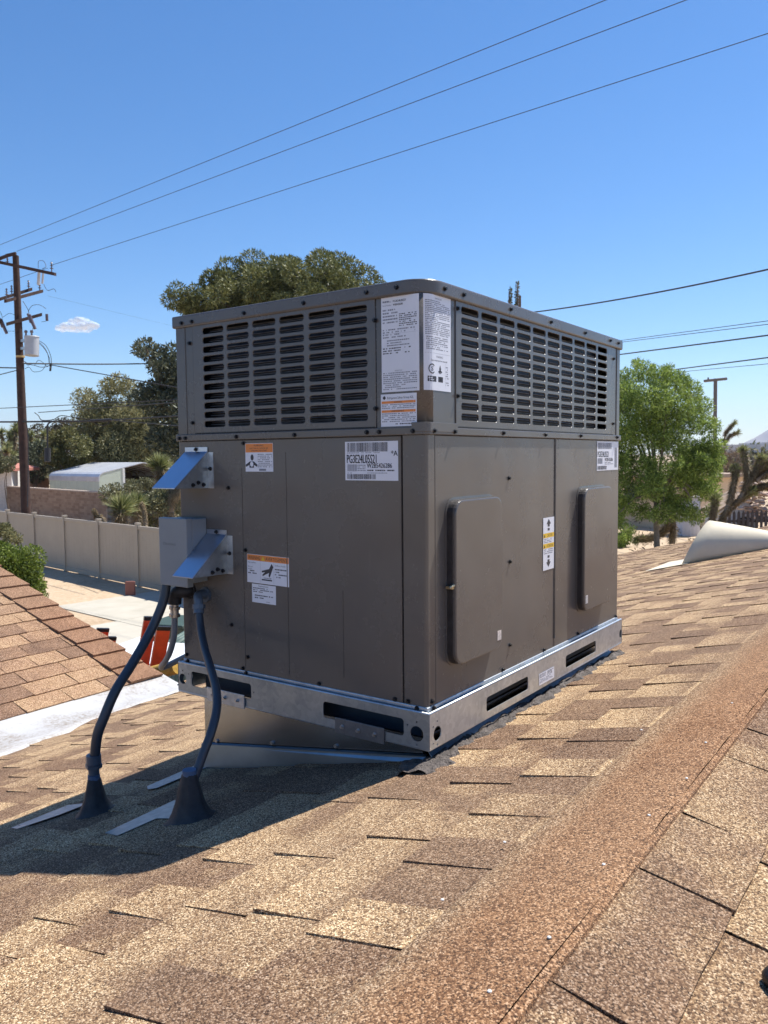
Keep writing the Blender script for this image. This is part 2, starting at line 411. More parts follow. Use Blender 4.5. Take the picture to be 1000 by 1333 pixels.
# ridge strip with nail heads
def strip_mesh(x0, x1, y0, y1, zf, t, n=40, jit=.003):
    b = MB(); vs = []; r = random.Random(3)
    for i in range(n+1):
        y = y0+(y1-y0)*i/n; ja = r.uniform(-jit, jit); jb = r.uniform(-jit, jit)*.5
        for x, h in ((x0+ja, .001), (x0+ja+.012, .0072), (x0+.05, t-.001), ((x0+x1)/2, t+.001), (x1-.02, t+.0005), (x1+jb, t-.004)): vs.append((x, y, zf(x)+h))
    b.add(vs, [(i*6+j, (i+1)*6+j, (i+1)*6+j+1, i*6+j+1) for i in range(n) for j in range(5)], 0, True); return b
zm = lambda x: Z0+SL*x
zr = lambda x: RZ-SL*(x-RX)
b = strip_mesh(.425, RX, -2.4, Y1, zm, .0112, 160)
rs = b.build('ridge_strip', SH_RIDGE, house); rs['label'] = 'broad plain brown granule strip along the ridge'
b = MB().prism([(RX+.001, -2.4, RZ+.0070), (RX+.010, -2.4, RZ+.0035), (RX+.012, -2.4, RZ-.004), (RX, -2.4, RZ-.004)], (0, 12, 0))
b.build('ridge_edge', SH_RIDGE, house)
NAIL = simple('nail_sealant_white', (.75, .74, .70), .5)
for (u, v) in ((576, 1171), (657, 1096), (786, 1125), (845, 1061), (894, 1013), (715, 1220), (953, 1300-385), (835, 990-40), (951, 965), (700, 1300)):
    d = fw + r2*(u-500)/FPX + u2*(666.5-v)/FPX; t = (Z0+.0125+SL*CX-CZ)/(d.z-SL*d.x); Pn = Vector((CX, CY, CZ))+d*t
    if Pn.x > .605: Pn = Vector((.58, Pn.y, zm(.58)+.0125))
    MB().ball(Pn, (.0026, .0026, .0012), nu=8, nv=4).build('nail_head', NAIL, rs)
# membrane valley
k = NT('white_roof_coating'); p = k.pos(); n1 = k.noise(p, 3.2, 6, .65); n2 = k.noise(p, 60, 4, .7)
f = k.math('MULTIPLY', k.maprange(n1, .44, .58, 0, 1), k.maprange(n2, .40, .62, 0, 1))
k.col(k.mix(f, (.46, .455, .45), (.26, .215, .165))); k.set(.55); k.bump(n2, .3, .004); MEMB = k.m
low = [(-2.36, -2.4), (-2.37, 0.0), (-2.41, .32), (-2.44, .45), (-2.53, .60), (-2.50, .72), (-2.62, .85), (-2.73, 1.0), (-2.74, 1.2), (-2.79, 1.35), (-2.77, 1.5), (-2.80, 1.66), (-2.86, 1.74)]
b = MB(); vs = []
for i, (x, y) in enumerate(low):
    vs += [(x, y, zm(x)+.004), (x-.015, y, zm(x)+.013), ((x+XV)/2, y, zm((x+XV)/2)+.014), (XV-.02, y, ZV+.018), (XV-.10, y, ZV+.03+.006), (-3.20, y, ZV+.09-.004)]
b.add(vs, [(i*6+j, (i+1)*6+j, (i+1)*6+j+1, i*6+j+1) for i in range(len(low)-1) for j in range(5)], 0, True)
b.build('valley_membrane', MEMB, house)
# cap shingles along the rake
capme = []
for s_ in range(3):
    r = random.Random(s_); bb = MB(); Lc, Wc = .245, .235; vs = []
    for i in range(5):
        x = -Wc/2+Wc*i/4; fold = -.004-.10*max(0, x-.075) ; j = r.uniform(-.002, .002)
        for y, h in ((0+j, fold+.007), (0+j, fold+.021), (Lc, fold+.004), (Lc, fold-.004)): vs.append((x, y, h))
    bb.add(vs, [(i*4+j, (i+1)*4+j, (i+1)*4+(j+1) % 4, i*4+(j+1) % 4) for i in range(4) for j in range(4)]+[(0, 1, 2, 3), (16, 19, 18, 17)])
    me = bb.fix('cap_shingle'); me.materials.append(SH_CAP); capme.append(me)
for i in range(17):
    o = bpy.data.objects.new('cap_shingle', capme[i % 3]); C.objects.link(o); o.parent = roofleft
    d = i*.190; Mx = frame((0, 1, 0), (-1, 0, SV), (XV-.14-d*ul, 1.60+R.uniform(-.006, .006), ZV+SV*(.14+d*ul)+.010))@Matrix.Rotation(R.uniform(-.02, .02), 4, 'Z')
    Mx.translation -= wloc(roofleft); o.matrix_local = Mx

# ---------------------------------------------------------------- the packaged unit
W, L, H = .806, 1.222, 1.03
unit = thing('rooftop_air_conditioner', (-.4, .6, 0), 'big taupe packaged air conditioner with louvered top on the roof curb', 'air conditioner')
def U(me, name, mat, parent=None, bevel=0):
    o = link(name, me, mat, parent or unit)
    if bevel:
        q = o.modifiers.new('bevel', 'BEVEL'); q.width = bevel; q.segments = 2; q.limit_method = 'ANGLE'; q.angle_limit = math.radians(40)
    return o
# base rails
rail = bpy.data.objects.new('base_rail', None)
e = .0135
holesF = [rrect(-.764, .019, -.534, .060, .008), rrect(-.291, .017, -.055, .057, .008), circ(-.800, .033, .0145), circ(-.020, .029, .0175)] + [circ(x, z, .0022, 8) for x, z in ((-.020, .056), (-.020, .004), (-.777, .05), (-.823, .012), (-.045, .045), (-.525, .04), (-.80, .056))]
me = plate(rrect(-W-e, -.004, e-.001, .078, .002), holesF, .0022, MF, e)
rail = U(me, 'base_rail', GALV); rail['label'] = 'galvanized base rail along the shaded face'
holesS = [rrect(.251, .013, .488, .050, .008), rrect(.746, .014, .99, .051, .008), circ(.020, .027, .0165), circ(1.226, .029, .0145)] + [circ(y, z, .0022, 8) for y, z in ((.02, .055), (.02, .002), (.003, .046), (.003, .008))]
me = plate(rrect(-e+.0015, -.004, L+e, .078, .002), holesS, .0022, MS, e)
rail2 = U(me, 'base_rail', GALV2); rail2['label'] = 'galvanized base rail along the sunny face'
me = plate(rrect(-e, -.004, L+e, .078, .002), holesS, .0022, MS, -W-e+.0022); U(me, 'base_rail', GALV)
me = plate(rrect(-W-e, -.004, e, .078, .002), holesF, .0022, MF, -L-e+.0022); U(me, 'base_rail', GALV)
b = MB()   # rounded top lip of the rails
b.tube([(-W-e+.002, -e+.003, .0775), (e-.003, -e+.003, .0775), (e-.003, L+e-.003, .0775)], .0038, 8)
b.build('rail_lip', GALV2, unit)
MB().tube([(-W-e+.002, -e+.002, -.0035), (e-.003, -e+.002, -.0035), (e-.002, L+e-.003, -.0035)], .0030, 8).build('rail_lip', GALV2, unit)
MB().box((-W-e+.003, -e+.012, -.0062), (e-.012, .03, -.0045)).build('rail_foot', GALV, unit)
b = MB().box((-W-e+.004, -e+.005, .0765), (e-.005, L+e-.004, .0785)); b.build('rail_top', GALV, unit)
b = MB().box((-W-.002, -.003, .0787), (.003, L+.002, .0885)); b.build('base_pan', GALV2, unit, bevel=.002)
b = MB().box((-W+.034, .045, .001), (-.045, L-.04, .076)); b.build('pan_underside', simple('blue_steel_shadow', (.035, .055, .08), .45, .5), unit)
# lower cabinet
core = MB().box((-W+.006, .006, .086), (-.006, L-.004, .70)); core.build('inner_casing', DARKIN, unit)
ZB, ZS = .0865, .694
b = MB().box((-W, -.0005, ZB), (-.0665, .010, ZS)); fp = b.build('access_panel', P_, unit, bevel=.0025); fp['label'] = 'wide service panel on the shaded face'
for x, z0, z1 in ((-.566, .10, .62), (-.412, .10, .66), (-.2365, .12, .33)):
    MB().box((x-.0012, -.0016, z0), (x+.0012, 0, z1)).build('panel_crease', P_, fp)
r = .010
post = MB(); poly = [(-.0615, 0), (-r, 0)]+[(-r+r*math.sin(a), r-r*math.cos(a)) for a in (math.radians(q) for q in range(0, 91, 15))]+[(0, .034), (-.008, .034), (-.008, .010), (-.0615, .010)]
post.prism([(x, y, ZB) for x, y in poly], (0, 0, ZS-ZB)); post.build('corner_post', P_, unit)
b = MB().box((-.008, .0352, ZB), (.0006, .6865, ZS)); sp = b.build('side_panel', P_, unit, bevel=.0015)
b = MB().box((-.008, .6905, ZB), (.0002, L, ZS)); sp2 = b.build('side_panel', P_, unit, bevel=.0015)
b = MB().tube([(.001, .6885, .118), (.001, .6885, ZS)], .0034, 8).ball((.001, .6885, .117), .0042); b.build('seam_bead', P_, unit)
b = MB().box((-W, L-.010, ZB), (0, L, ZS)).box((-W, .0105, ZB), (-W+.006, L-.0105, ZS)); b.build('rear_panel', P_, unit)
# flange band
bandpoly = lambda g, r: [(-W-g, -g), (-r, -g)]+[(-r+(r+g)*math.sin(a), r-(r+g)*math.cos(a)) for a in (math.radians(q) for q in range(10, 90, 10))]+[(g, r), (g, L+g), (-W-g, L+g)]
b = MB().prism([(x, y, ZS+.0005) for x, y in bandpoly(.006, .012)], (0, 0, .0175)); b.build('flange_band', P_, unit, bevel=.002)
# louvered upper cabinet
ZU0, ZU1 = .7125, 1.0005
rc = .03
arc = [(-rc+rc*math.sin(math.radians(q)), rc-rc*math.cos(math.radians(q))) for q in range(0, 91, 9)]
poly = [(-.131, 0)]+arc+[(0, .124), (-.004, .124), (-.004, rc)]+[(-rc+(rc-.004)*math.sin(math.radians(q)), rc-(rc-.004)*math.cos(math.radians(q))) for q in range(90, -1, -9)]+[(-.131, .004)]
b = MB().prism([(x, y, ZU0-.012) for x, y in poly], (0, 0, ZU1-ZU0+.012)); o = b.build('corner_post', P_, unit); o['label'] = 'curved upper corner panel that carries the rating labels'
for f_ in o.data.polygons: f_.use_smooth = abs(f_.normal.z) < .5 and f_.area < .003
b = MB().prism([(x, y, .7005) for x, y in [(-.034, -.0068), (-.012, -.0072)]+[(-.012+.0192*math.sin(math.radians(q)), .012-.0192*math.cos(math.radians(q))) for q in range(10, 91, 10)]+[(.0072, .126), (.0015, .126), (.0015, .012), (-.034, -.001)]], (0, 0, .0215))
b.build('corner_tab', P_, unit, bevel=.001)
slotF = []; slotS = []
cF = [-.6595, -.5685, -.4760, -.3838, -.2895, -.1950]
cS = [.1905+.0959*i for i in range(10)]
zrow = [.9825-.0245*i for i in range(11)]
for z in zrow:
    slotF += [rrect(x-.0405, z-.0088, x+.0405, z+.0088, .0075, 3) for x in cF]
    slotS += [rrect(y-.0418, z-.0088, y+.0418, z+.0088, .0075, 3) for y in cS]
gF = U(plate(rrect(-.737, ZU0+.001, -.1335, ZU1, .001), slotF, .0016, MF, .0015, .0012), 'louver_grille', P_); gF['label'] = 'slotted louver grille on the shaded face, six slots wide'
gS = U(plate(rrect(.126, ZU0+.001, 1.160, ZU1, .001), slotS, .0016, MS, .0015, .0012), 'louver_grille', P_); gS['label'] = 'slotted louver grille on the sunny face, ten slots wide'
b = MB().box((-.737, -.0034, ZU0+.0006), (-.135, -.0012, ZU0+.0030)).box((.0012, .126, ZU0+.0006), (.0034, 1.16, ZU0+.0030)); b.build('drip_lip', BLACKM, unit)
b = MB().box((-W, -.0008, ZU0), (-.7395, .004, ZU1)).box((-W, .0042, ZU0), (-W+.004, L-.001, ZU1)); b.build('corner_post', P_, unit)
b = MB().box((-.004, 1.1625, ZU0), (.0008, L, ZU1)).box((-W+.005, L-.004, ZU0), (-.0045, L, ZU1)); b.build('corner_post', P_, unit)
MB().tube([(-.7700, -.0012, ZU0), (-.7700, -.0012, ZU1)], .0022, 6).build('panel_crease', P_, unit); MB().tube([(.0012, 1.190, ZU0), (.0012, 1.190, ZU1)], .0022, 6).build('panel_crease', P_, unit)
# coil behind the louvers
b = MB().box((-W+.07, .030, ZU0), (-.05, .045, ZU1)).box((-.045, .06, ZU0), (-.030, 1.12, ZU1)); coil = b.build('condenser_coil', COIL, unit)
b = MB()
for z in zrow:
    b.tube([(-.69, .012, z-.0012), (-.145, .012, z-.0012)], .0009, 5); b.tube([(-.012, .21, z-.0012), (-.012, 1.02, z-.0012)], .0009, 5)
    b.tube([(-.70, .027, z+.006), (-.05, .027, z+.006)], .0022, 5); b.tube([(-.027, .08, z+.006), (-.027, 1.12, z+.006)], .0022, 5)
b.build('guard_wires', RODM, coil)
# lid
lr = .055
lp = lambda g: [(-W-g, -g), (-lr, -g)]+[(-lr+(lr+g)*math.sin(math.radians(q)), lr-(lr+g)*math.cos(math.radians(q))) for q in range(6, 90, 6)]+[(g, lr), (g, L+g), (-W-g, L+g)]
b = MB().prism([(x, y, .9995) for x, y in lp(.0085)], (0, 0, .0325)); o = b.build('lid', P_, unit, bevel=.005, seg=3)
b = MB().box((-W+.15, .25, 1.0325), (-.15, .95, 1.036)); b.build('fan_guard', BLACKM, unit)
# burner/coil access covers
def cover(y0, y1, z0, z1):
    d = .026; n = 6
    outer = rrect(y0, z0, y1, z1, .034, n); base = rrect(y0-.006, z0-.006, y1+.006, z1+.006, .038, n)
    rings = []
    for ring, h in ((base, .0008), (base, .0024), (rrect(y0+.002, z0+.002, y1-.002, z1-.002, .033, n), .0035), (rrect(y0+.002, z0+.002, y1-.002, z1-.002, .033, n), .013), (outer, .0145), (outer, d-.0035), (rrect(y0+.001, z0+.001, y1-.001, z1-.001, .033, n), d-.001), (rrect(y0+.0035, z0+.0035, y1-.0035, z1-.0035, .031, n), d)):
        rings.append([(h, y, z) for y, z in ring])
    b = MB(); k = len(outer); vs = [v for rg in rings for v in rg]
    b.add(vs, [(i*k+j, i*k+(j+1) % k, (i+1)*k+(j+1) % k, (i+1)*k+j) for i in range(len(rings)-1) for j in range(k)])
    b.add(rings[-1], [tuple(range(k))])
    o = b.build('access_cover', P_, unit, bevel=0)
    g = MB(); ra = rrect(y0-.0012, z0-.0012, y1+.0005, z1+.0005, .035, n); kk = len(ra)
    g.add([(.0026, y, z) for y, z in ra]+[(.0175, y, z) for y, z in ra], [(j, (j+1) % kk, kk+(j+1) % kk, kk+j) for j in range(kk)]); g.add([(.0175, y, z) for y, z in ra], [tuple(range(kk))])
    g.build('shade_ring', RUBBER, o); return o  # black ring added round the cover to paint its sides as shaded
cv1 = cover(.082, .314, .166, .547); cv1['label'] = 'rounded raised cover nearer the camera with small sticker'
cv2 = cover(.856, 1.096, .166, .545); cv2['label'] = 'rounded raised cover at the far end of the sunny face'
# screws
def screw_mesh():
    b = MB(); b.tube([(0, 0, 0), (0, 0, .0014)], .0056, 10); b.tube([(0, 0, .0014), (0, 0, .0062)], [.0040, .0036], 6); me = b.fix('screw'); me.materials.append(BLACKM); return me
SCM = screw_mesh()
def screws(pts, M, out):
    for a, z in pts:
        o = bpy.data.objects.new('screw', SCM); C.objects.link(o); o.parent = unit
        Mx = M@Matrix.Translation((a, z, out))@Matrix.Rotation(R.random(), 4, 'Z'); Mx.translation -= wloc(unit); o.matrix_local = Mx
screws([(-.773, 1.011), (-.732, 1.011), (-.537, 1.012), (-.338, 1.014), (-.151, 1.016), (-.069, 1.017)], MF, .0085)
screws([(-.75, .956), (-.745, .743), (-.137+.004, .953), (-.137+.004, .756)], MF, .0028)
screws([(-.796, .702), (-.772, .702), (-.576, .702), (-.376, .702), (-.156, .703), (-.121, .703), (-.03, .703)], MF, .0062)
screws([(-.556, .685), (-.733, .673), (-.615, .569), (-.557, .408), (-.614, .205), (-.557, .126), (-.313, .0935), (-.087, .0935), (-.051, .0945), (-.575, .0935), (-.795, .100)], MF, .0006)
screws([(-.026, .0835), (-.561, .0835), (-.789, .0835)], MF, .003)
screws([(.066, 1.016), (.15, 1.016), (.389, 1.017), (.637, 1.017), (.89, 1.017), (1.106, 1.018), (1.183, 1.018)], MS, .0085)
screws([(.132, .983), (.132, .785), (1.154, .964), (1.156, .75)], MS, .0028)
screws([(.024, .703), (.112, .703), (.354, .704), (.609, .704), (.867, .705), (1.187, .705)], MS, .0062)
screws([(.395, .589), (.401, .371), (.402, .151), (.362, .094), (.617, .094), (.87, .094), (1.207, .092), (.018, .098)], MS, .0006)
screws([(.020, .0835)], MS, .003)
# cover 1 latch and stickers
b = MB().tube([(.020, .083, .354), (.020, .076, .352), (.016, .070, .349)], .004, 8).box((.006, .071, .346), (.022, .082, .352)); b.build('latch', simple('brass_latch', (.55, .45, .28), .35, .8), cv1)
b = MB().box((.0262, .284, .188), (.0268, .304, .212)); b.build('sticker', simple('faded_sticker', (.62, .55, .50), .6, var=.35, scale=160), cv1)
b = MB().box((.0262, .866, .19), (.0268, .884, .215)); b.build('sticker', simple('pale_sticker', (.5, .48, .46), .6, var=.3, scale=160), cv2)

# labels -------------------------------------------------
def mapF(a, z, h): return Vector((a, -h, z))
def mapS(a, z, h): return Vector((h, a, z))
def mapC(a, z, h):                      # unrolled round the upper corner, a = 0 at the arc centre
    al = math.pi*rc/2
    if a < -rc: return Vector((a, -h, z))
    t = a+rc
    if t < al:
        g_ = t/rc; return Vector((-rc+(rc+h)*math.sin(g_), rc-(rc+h)*math.cos(g_), z))
    return Vector((h, rc+(t-al), z))
class Label:
    def __init__(s, mp, x0, z0, x1, z1, h, tilt=0):
        s.mp, s.x0, s.z0, s.x1, s.z1, s.h, s.t = mp, x0, z0, x1, z1, h, tilt
        s.w, s.ht = x1-x0, z1-z0; s.base = MB(); s.ink = MB(); s.quad(s.base, 0, 0, s.w, s.ht, 0)
        cx = s.w/2
    def P(s, a, b, h):                  # a from left, b from bottom
        ca, sa = math.cos(s.t), math.sin(s.t); da, db = a-s.w/2, b-s.ht/2
        return s.mp(s.x0+s.w/2+da*ca-db*sa, s.z0+s.ht/2+da*sa+db*ca, s.h+h)
    def quad(s, mb, a0, b0, a1, b1, h, mi=0):
        n = max(1, int(abs(a1-a0)/.007)) if s.mp is mapC else 1
        vs = []
        for i in range(n+1):
            a = a0+(a1-a0)*i/n; vs += [s.P(a, b0, h), s.P(a, b1, h)]
        mb.add(vs, [(2*i, 2*i+2, 2*i+3, 2*i+1) for i in range(n)], mi)
    def rect(s, a0, b0, a1, b1, mi=0, lay=1): s.quad(s.ink, a0, b0, a1, b1, .00012*lay, mi)
    def lines(s, a0, b0, a1, b1, n, mi=1, dens=.85, r=random.Random(5)):
        st = (b1-b0)/n
        for i in range(n):
            y = b1-st*(i+.75); x = a0; end = a1 if r.random() < .7 else a0+(a1-a0)*r.uniform(.4, .95)
            while x < end:
                wd = r.uniform(.0012, .0055); 
                if r.random() < dens: s.rect(x, y, min(x+wd, a1), y+st*.48, mi)
                x += wd+.0009
    def text(s, t, a, b, size, wd=None, mi=0, bold=0):
        v, f = text_verts(t)
        x0 = min(q[0] for q in v); x1 = max(q[0] for q in v); y1 = max(q[1] for q in v)
        sx = (wd/(x1-x0)) if wd else size/y1; sy = size/y1
        for off in ((0, 0), (bold, 0)) if bold else ((0, 0),):
            s.ink.add([s.P(a+(q[0]-x0)*sx+off[0], b+q[1]*sy, .0002) for q in v], f, mi)
    def bars(s, a0, b0, a1, b1, seed=1, mi=0):
        r = random.Random(seed); x = a0
        while x < a1-.0008:
            wd = r.choice((.0005, .0008, .0013, .0018)); s.rect(x, b0, min(x+wd, a1), b1, mi); x += wd+r.choice((.0005, .0007, .0012))
    def poly(s, pts, mi=0): s.ink.add([s.P(a, b, .00025) for a, b in pts], [tuple(range(len(pts)))], mi)
    def done(s, label, base=WHITE_STK):
        o = s.base.build('sticker', base, unit); o['label'] = label
        me = s.ink.mesh('print')
        for q in (INK, GREYINK, ORANGE, YELLOW, WHITE_STK): me.materials.append(q)
        link('print', me, None, o); return o
# rating plate
A = Label(mapC, -.1165, .791, -.0175, .9995, .0007)
A.lines(.004, .196, .030, .203, 1); A.text('Model Number', .004, .197, .0035, .024, 1); A.text('Serial Number', .004, .1895, .0035, .024, 1)
A.text('PG3E24L05S21', .032, .1965, .0045, .034, 0, .0003); A.text('W2B5426286', .032, .189, .0042, .026, 0, .0003)
A.lines(.004, .150, .044, .184, 5); 
for i in range(7): A.lines(.048, .142+i*.0042, .094, .1462+i*.0042, 1, 0, .8)
A.lines(.004, .118, .090, .140, 4, 1, .6); A.lines(.015, .100, .075, .116, 3, 1, .8); A.lines(.004, .083, .088, .099, 3, 0, .5)
A.rect(.002, .128, .097, .1283, 1); A.lines(.004, .004, .094, .044, 9); A.text('IMPORTANT', .036, .045, .003, .02, 1)
A.done('tall white rating label with rows of fine print')
B = Label(mapC, -.0085, .792, .092, .9995, .0007)
B.text('IMPORTANT', .034, .198, .0035, .028, 1); B.lines(.004, .120, .096, .196, 19); B.lines(.006, .088, .088, .118, 7); B.rect(.003, .081, .097, .0814, 1)
B.text('WARNING', .038, .072, .0045, .028, 1); B.text('See instruction manual', .018, .064, .004, .066, 0)
for i in range(28):
    a = math.radians(40+280*i/28); a2 = math.radians(40+280*(i+1)/28)
    B.poly([(.022+.011*math.cos(a), .047+.011*math.sin(a)), (.022+.011*math.cos(a2), .047+.011*math.sin(a2)), (.022+.0085*math.cos(a2), .047+.0085*math.sin(a2)), (.022+.0085*math.cos(a), .047+.0085*math.sin(a))])
B.text('S', .0185, .0425, .009, .007, 0, .0004)
B.poly([(.054, .057), (.050, .048), (.054, .040), (.058, .048)]); B.poly([(.045, .042), (.053, .046), (.053, .037)]); B.poly([(.063, .042), (.055, .046), (.055, .037)])
B.rect(.009, .019, .038, .031); B.rect(.046, .019, .066, .031); B.lines(.011, .021, .036, .029, 2, 4); B.lines(.048, .021, .064, .029, 2, 4)
B.lines(.078, .012, .092, .056, 9, 1, .6); B.rect(.076, .008, .0763, .062, 1)
B.done('tall white instruction label wrapped on the sunny side of the corner')
D = Label(mapC, -.1195, .7145, -.0235, .7865, .0009)
D.text('Refrigerant Safety Group A2L', .018, .061, .005, .070, 0); D.poly([(.005, .064), (.0095, .0685), (.014, .064), (.0095, .0595)]); D.poly([(.0075, .064), (.0095, .066), (.0115, .064), (.0095, .062)], 4)
D.rect(.002, .051, .093, .0565, 2, .6); D.rect(.002, .031, .093, .0365, 2, .6); D.text('WARNING', .036, .0520, .0036, .022); D.text('AVERTISSEMENT', .029, .0320, .0036, .034)
D.lines(.003, .039, .093, .0505, 3); D.lines(.003, .009, .093, .0305, 5); D.lines(.04, .003, .088, .008, 1, 0)
D.done('white refrigerant safety label with two orange bars')
E_ = Label(mapF, -.2235, .593, -.073, .6825, .0013)
E_.bars(.006, .066, .124, .087, 3); E_.lines(.006, .0618, .10, .0652, 1); E_.text('PG3E24L05S21', .005, .040, .0195, .085, 0, .0009)
E_.text('*A', .131, .056, .012, .018, 0, .0005); E_.bars(.006, .021, .034, .037, 4, 1); E_.lines(.036, .021, .060, .037, 4, 1)
E_.text('W2B5426286', .063, .029, .0105, .070, 0, .0007); E_.lines(.064, .020, .140, .0265, 1, 0, .95); E_.lines(.064, .0155, .120, .019, 1, 1)
E_.lines(.006, .0155, .026, .0185, 1, 1); E_.bars(.006, .003, .088, .0145, 5)
E_.done('white barcode label reading PG3E24L05S21')
G_ = Label(mapF, -.550, .612, -.453, .684, .0011)
G_.rect(.001, .049, .096, .071, 2); G_.text('WARNING', .030, .064, .0045, .034); G_.text('ELECTRICAL SHOCK OR', .016, .0575, .0036, .064); G_.text('UNEXPECTED START', .022, .0515, .0036, .055)
G_.ink.add([G_.P(.024+.0055*math.cos(i*.524), .036+.008*math.sin(i*.524), .0003) for i in range(12)], [tuple(range(12))])
G_.poly([(.001, .012), (.001, .018), (.016, .026), (.030, .026), (.042, .018), (.042, .012), (.030, .017), (.030, .010), (.014, .010), (.014, .017)])
G_.ink.add([G_.P(.0225+.006*math.cos(i*.524), .019+.0065*math.sin(i*.524), .00045) for i in range(12)], [tuple(range(12))], 4)
G_.lines(.044, .010, .094, .046, 8); G_.rect(.048, .002, .072, .0075, 1)
G_.done('square label with orange band over a black pictogram')
Wl = Label(mapF, -.552, .3245, -.406, .3985, .0011, -.012)
Wl.rect(.001, .058, .145, .073, 2); Wl.text('WARNING', .005, .0605, .009, .042); Wl.poly([(.051, .060), (.063, .060), (.057, .071)], 3); Wl.text('AVERTISSEMENT', .066, .0605, .009, .074)
Wl.rect(.047, .002, .0474, .058, 1); Wl.rect(.094, .002, .0944, .058, 1)
Wl.text('Hot surface', .004, .051, .0035, .028); Wl.text('Do not', .004, .040, .0035, .016); Wl.text('touch', .004, .034, .0035, .013); Wl.lines(.004, .022, .036, .034, 2, 0)
Wl.text('Surface chaude', .098, .049, .0035, .036); Wl.lines(.098, .018, .138, .044, 4, 0)
Wl.poly([(.087, .054), (.093, .046), (.080, .018), (.076, .022), (.078, .030), (.068, .026), (.056, .020), (.054, .023), (.064, .031), (.053, .029), (.052, .033), (.066, .037), (.078, .040)])
Wl.rect(.052, .009, .088, .0125); Wl.lines(.056, .013, .086, .018, 1, 1)
Wl.done('wide orange and white warning label with a hand pictogram')
Sm = Label(mapF, -.536, .274, -.452, .3222, .0011, -.01)
Sm.text('Replacement', .024, .042, .0035, .034); Sm.lines(.004, .026, .080, .040, 3, 0); Sm.lines(.010, .010, .074, .022, 2, 0); Sm.lines(.05, .003, .078, .006, 1, 1)
Sm.done('small white text label under the hand warning')
Ar = Label(mapS, .607, .3215, .682, .4710, .0018)
def arrow(b0, s_):
    Ar.poly([(.037, b0), (.052, b0-s_*.014), (.044, b0-s_*.014), (.044, b0-s_*.0215), (.030, b0-s_*.0215), (.030, b0-s_*.014), (.022, b0-s_*.014)])
    Ar.rect(.030, min(b0-s_*.026, b0-s_*.033), .044, max(b0-s_*.026, b0-s_*.033))
arrow(.145, 1); arrow(.008, -1)
Ar.rect(.001, .092, .074, .105, 3); Ar.rect(.001, .062, .074, .0755, 3); Ar.text('CAUTION', .026, .0945, .008, .036); Ar.text('ATTENTION', .024, .0645, .008, .042)
Ar.poly([(.004, .094), (.014, .094), (.009, .103)]); Ar.poly([(.004, .064), (.014, .064), (.009, .073)]); Ar.lines(.005, .077, .065, .091, 3); Ar.lines(.005, .045, .068, .061, 3)
Ar.done('white label with black arrows and two yellow caution bars')
Fr = Label(mapS, 1.016, .596, 1.2135, .6905, .0013)
Fr.bars(.008, .070, .135, .090, 8, 1); Fr.text('PG3E24L05S21', .006, .044, .018, .10, 0, .0008); Fr.bars(.006, .022, .05, .040, 4, 1); Fr.text('W2B5426286', .070, .030, .011, .075, 0, .0006); Fr.lines(.07, .018, .15, .028, 2, 1); Fr.bars(.006, .003, .09, .015, 9); Fr.bars(.162, .008, .188, .075, 6, 1)
Fr.done('white barcode label at the far end of the sunny face')
Rl = Label(mapS, .557, .006, .660, .0395, .0143)
Rl.lines(.004, .020, .046, .031, 4, 0); Rl.lines(.055, .018, .098, .031, 4, 0); Rl.lines(.004, .005, .097, .017, 4, 1)
Rl.done('small white text sticker on the sunny base rail')

# hold-down brackets on the shaded rail
def bracket(x0, x1, z0, z1, mat, lab, y=-.0185):
    b = MB().box((x0, y, z0), (x1, y+.003, z1)); o = b.build('hold_down_bracket', mat, unit, bevel=.001); o['label'] = lab
    for i in range(3):
        x = x0+(x1-x0)*(.16+.33*i); MB().tube([(x, y, (z0+z1)/2), (x, y-.002, (z0+z1)/2)], .0055, 10).tube([(x, y-.002, (z0+z1)/2), (x, y-.007, (z0+z1)/2)], .0034, 6).build('bolt', ZINC, o)
bracket(-.698, -.556, -.009, .028, GALV2, 'bright bracket near the conduit')
bracket(-.251, -.107, -.012, .026, mat_galv('dull_galv', (.20, .21, .23), .4), 'dull grey bracket near the corner')

# ---------------------------------------------------------------- metal hoods and disconnect box
def hood(x0, x1, z0, z1, out, label):
    h = thing('metal_hood', (x1, 0, z0), label, 'hood', 'bent metal rain hoods on the shaded face')
    y = -.0008
    b = MB().prism([(x0, y, z1), (x1, y, z1), (x1, y-out, z0), (x0, y-out, z0)], (0, .0, -.0022)).prism([(x0, y-.001, z1+.010), (x1, y-.001, z1+.010), (x1, y-.001, z1-.002), (x0, y-.001, z1-.002)], (0, -.0012, 0))
    b.build('hood_top', BLUEGALV, h)
    for x in (x0, x1-.0016):
        b = MB().prism([(x, y, z1-.003), (x, y-out+.003, z0-.001), (x, y, z0-.004)], (.0016, 0, 0)); b.build('cheek', GALV, h)
    b = MB().box((x1, y-.0016, z0-.004), (x1+.021, y, z1-.004)); b.build('flange', GALV2, h)
    for (a, z) in ((x1+.010, (z0+z1)/2), ((x0+x1)/2, z1+.004)):
        o = bpy.data.objects.new('screw', SCM); C.objects.link(o); o.parent = h; Mx = MF@Matrix.Translation((a, z, .0024)); Mx.translation -= wloc(h); o.matrix_local = Mx
    for i in range(3):
        o = bpy.data.objects.new('screw', SCM); C.objects.link(o); o.parent = h; Mx = MS@Matrix.Translation((-.020-i*.018, z0+.006+(.006 if i == 1 else 0), x1+.0002)); Mx.translation -= wloc(h); o.matrix_local = Mx
hood(-.779, -.690, .571, .667, .116, 'upper folded metal hood, level with the orange label')
hood(-.700, -.624, .345, .447, .122, 'lower folded metal hood beside the grey disconnect box')
dsc = thing('disconnect_box', (-.756, 0, .31), 'grey electrical disconnect box on the shaded face of the unit', 'electrical box')
MB().box((-.808, -.052, .315), (-.702, -.001, .486)).build('enclosure', DISC, dsc, bevel=.002)
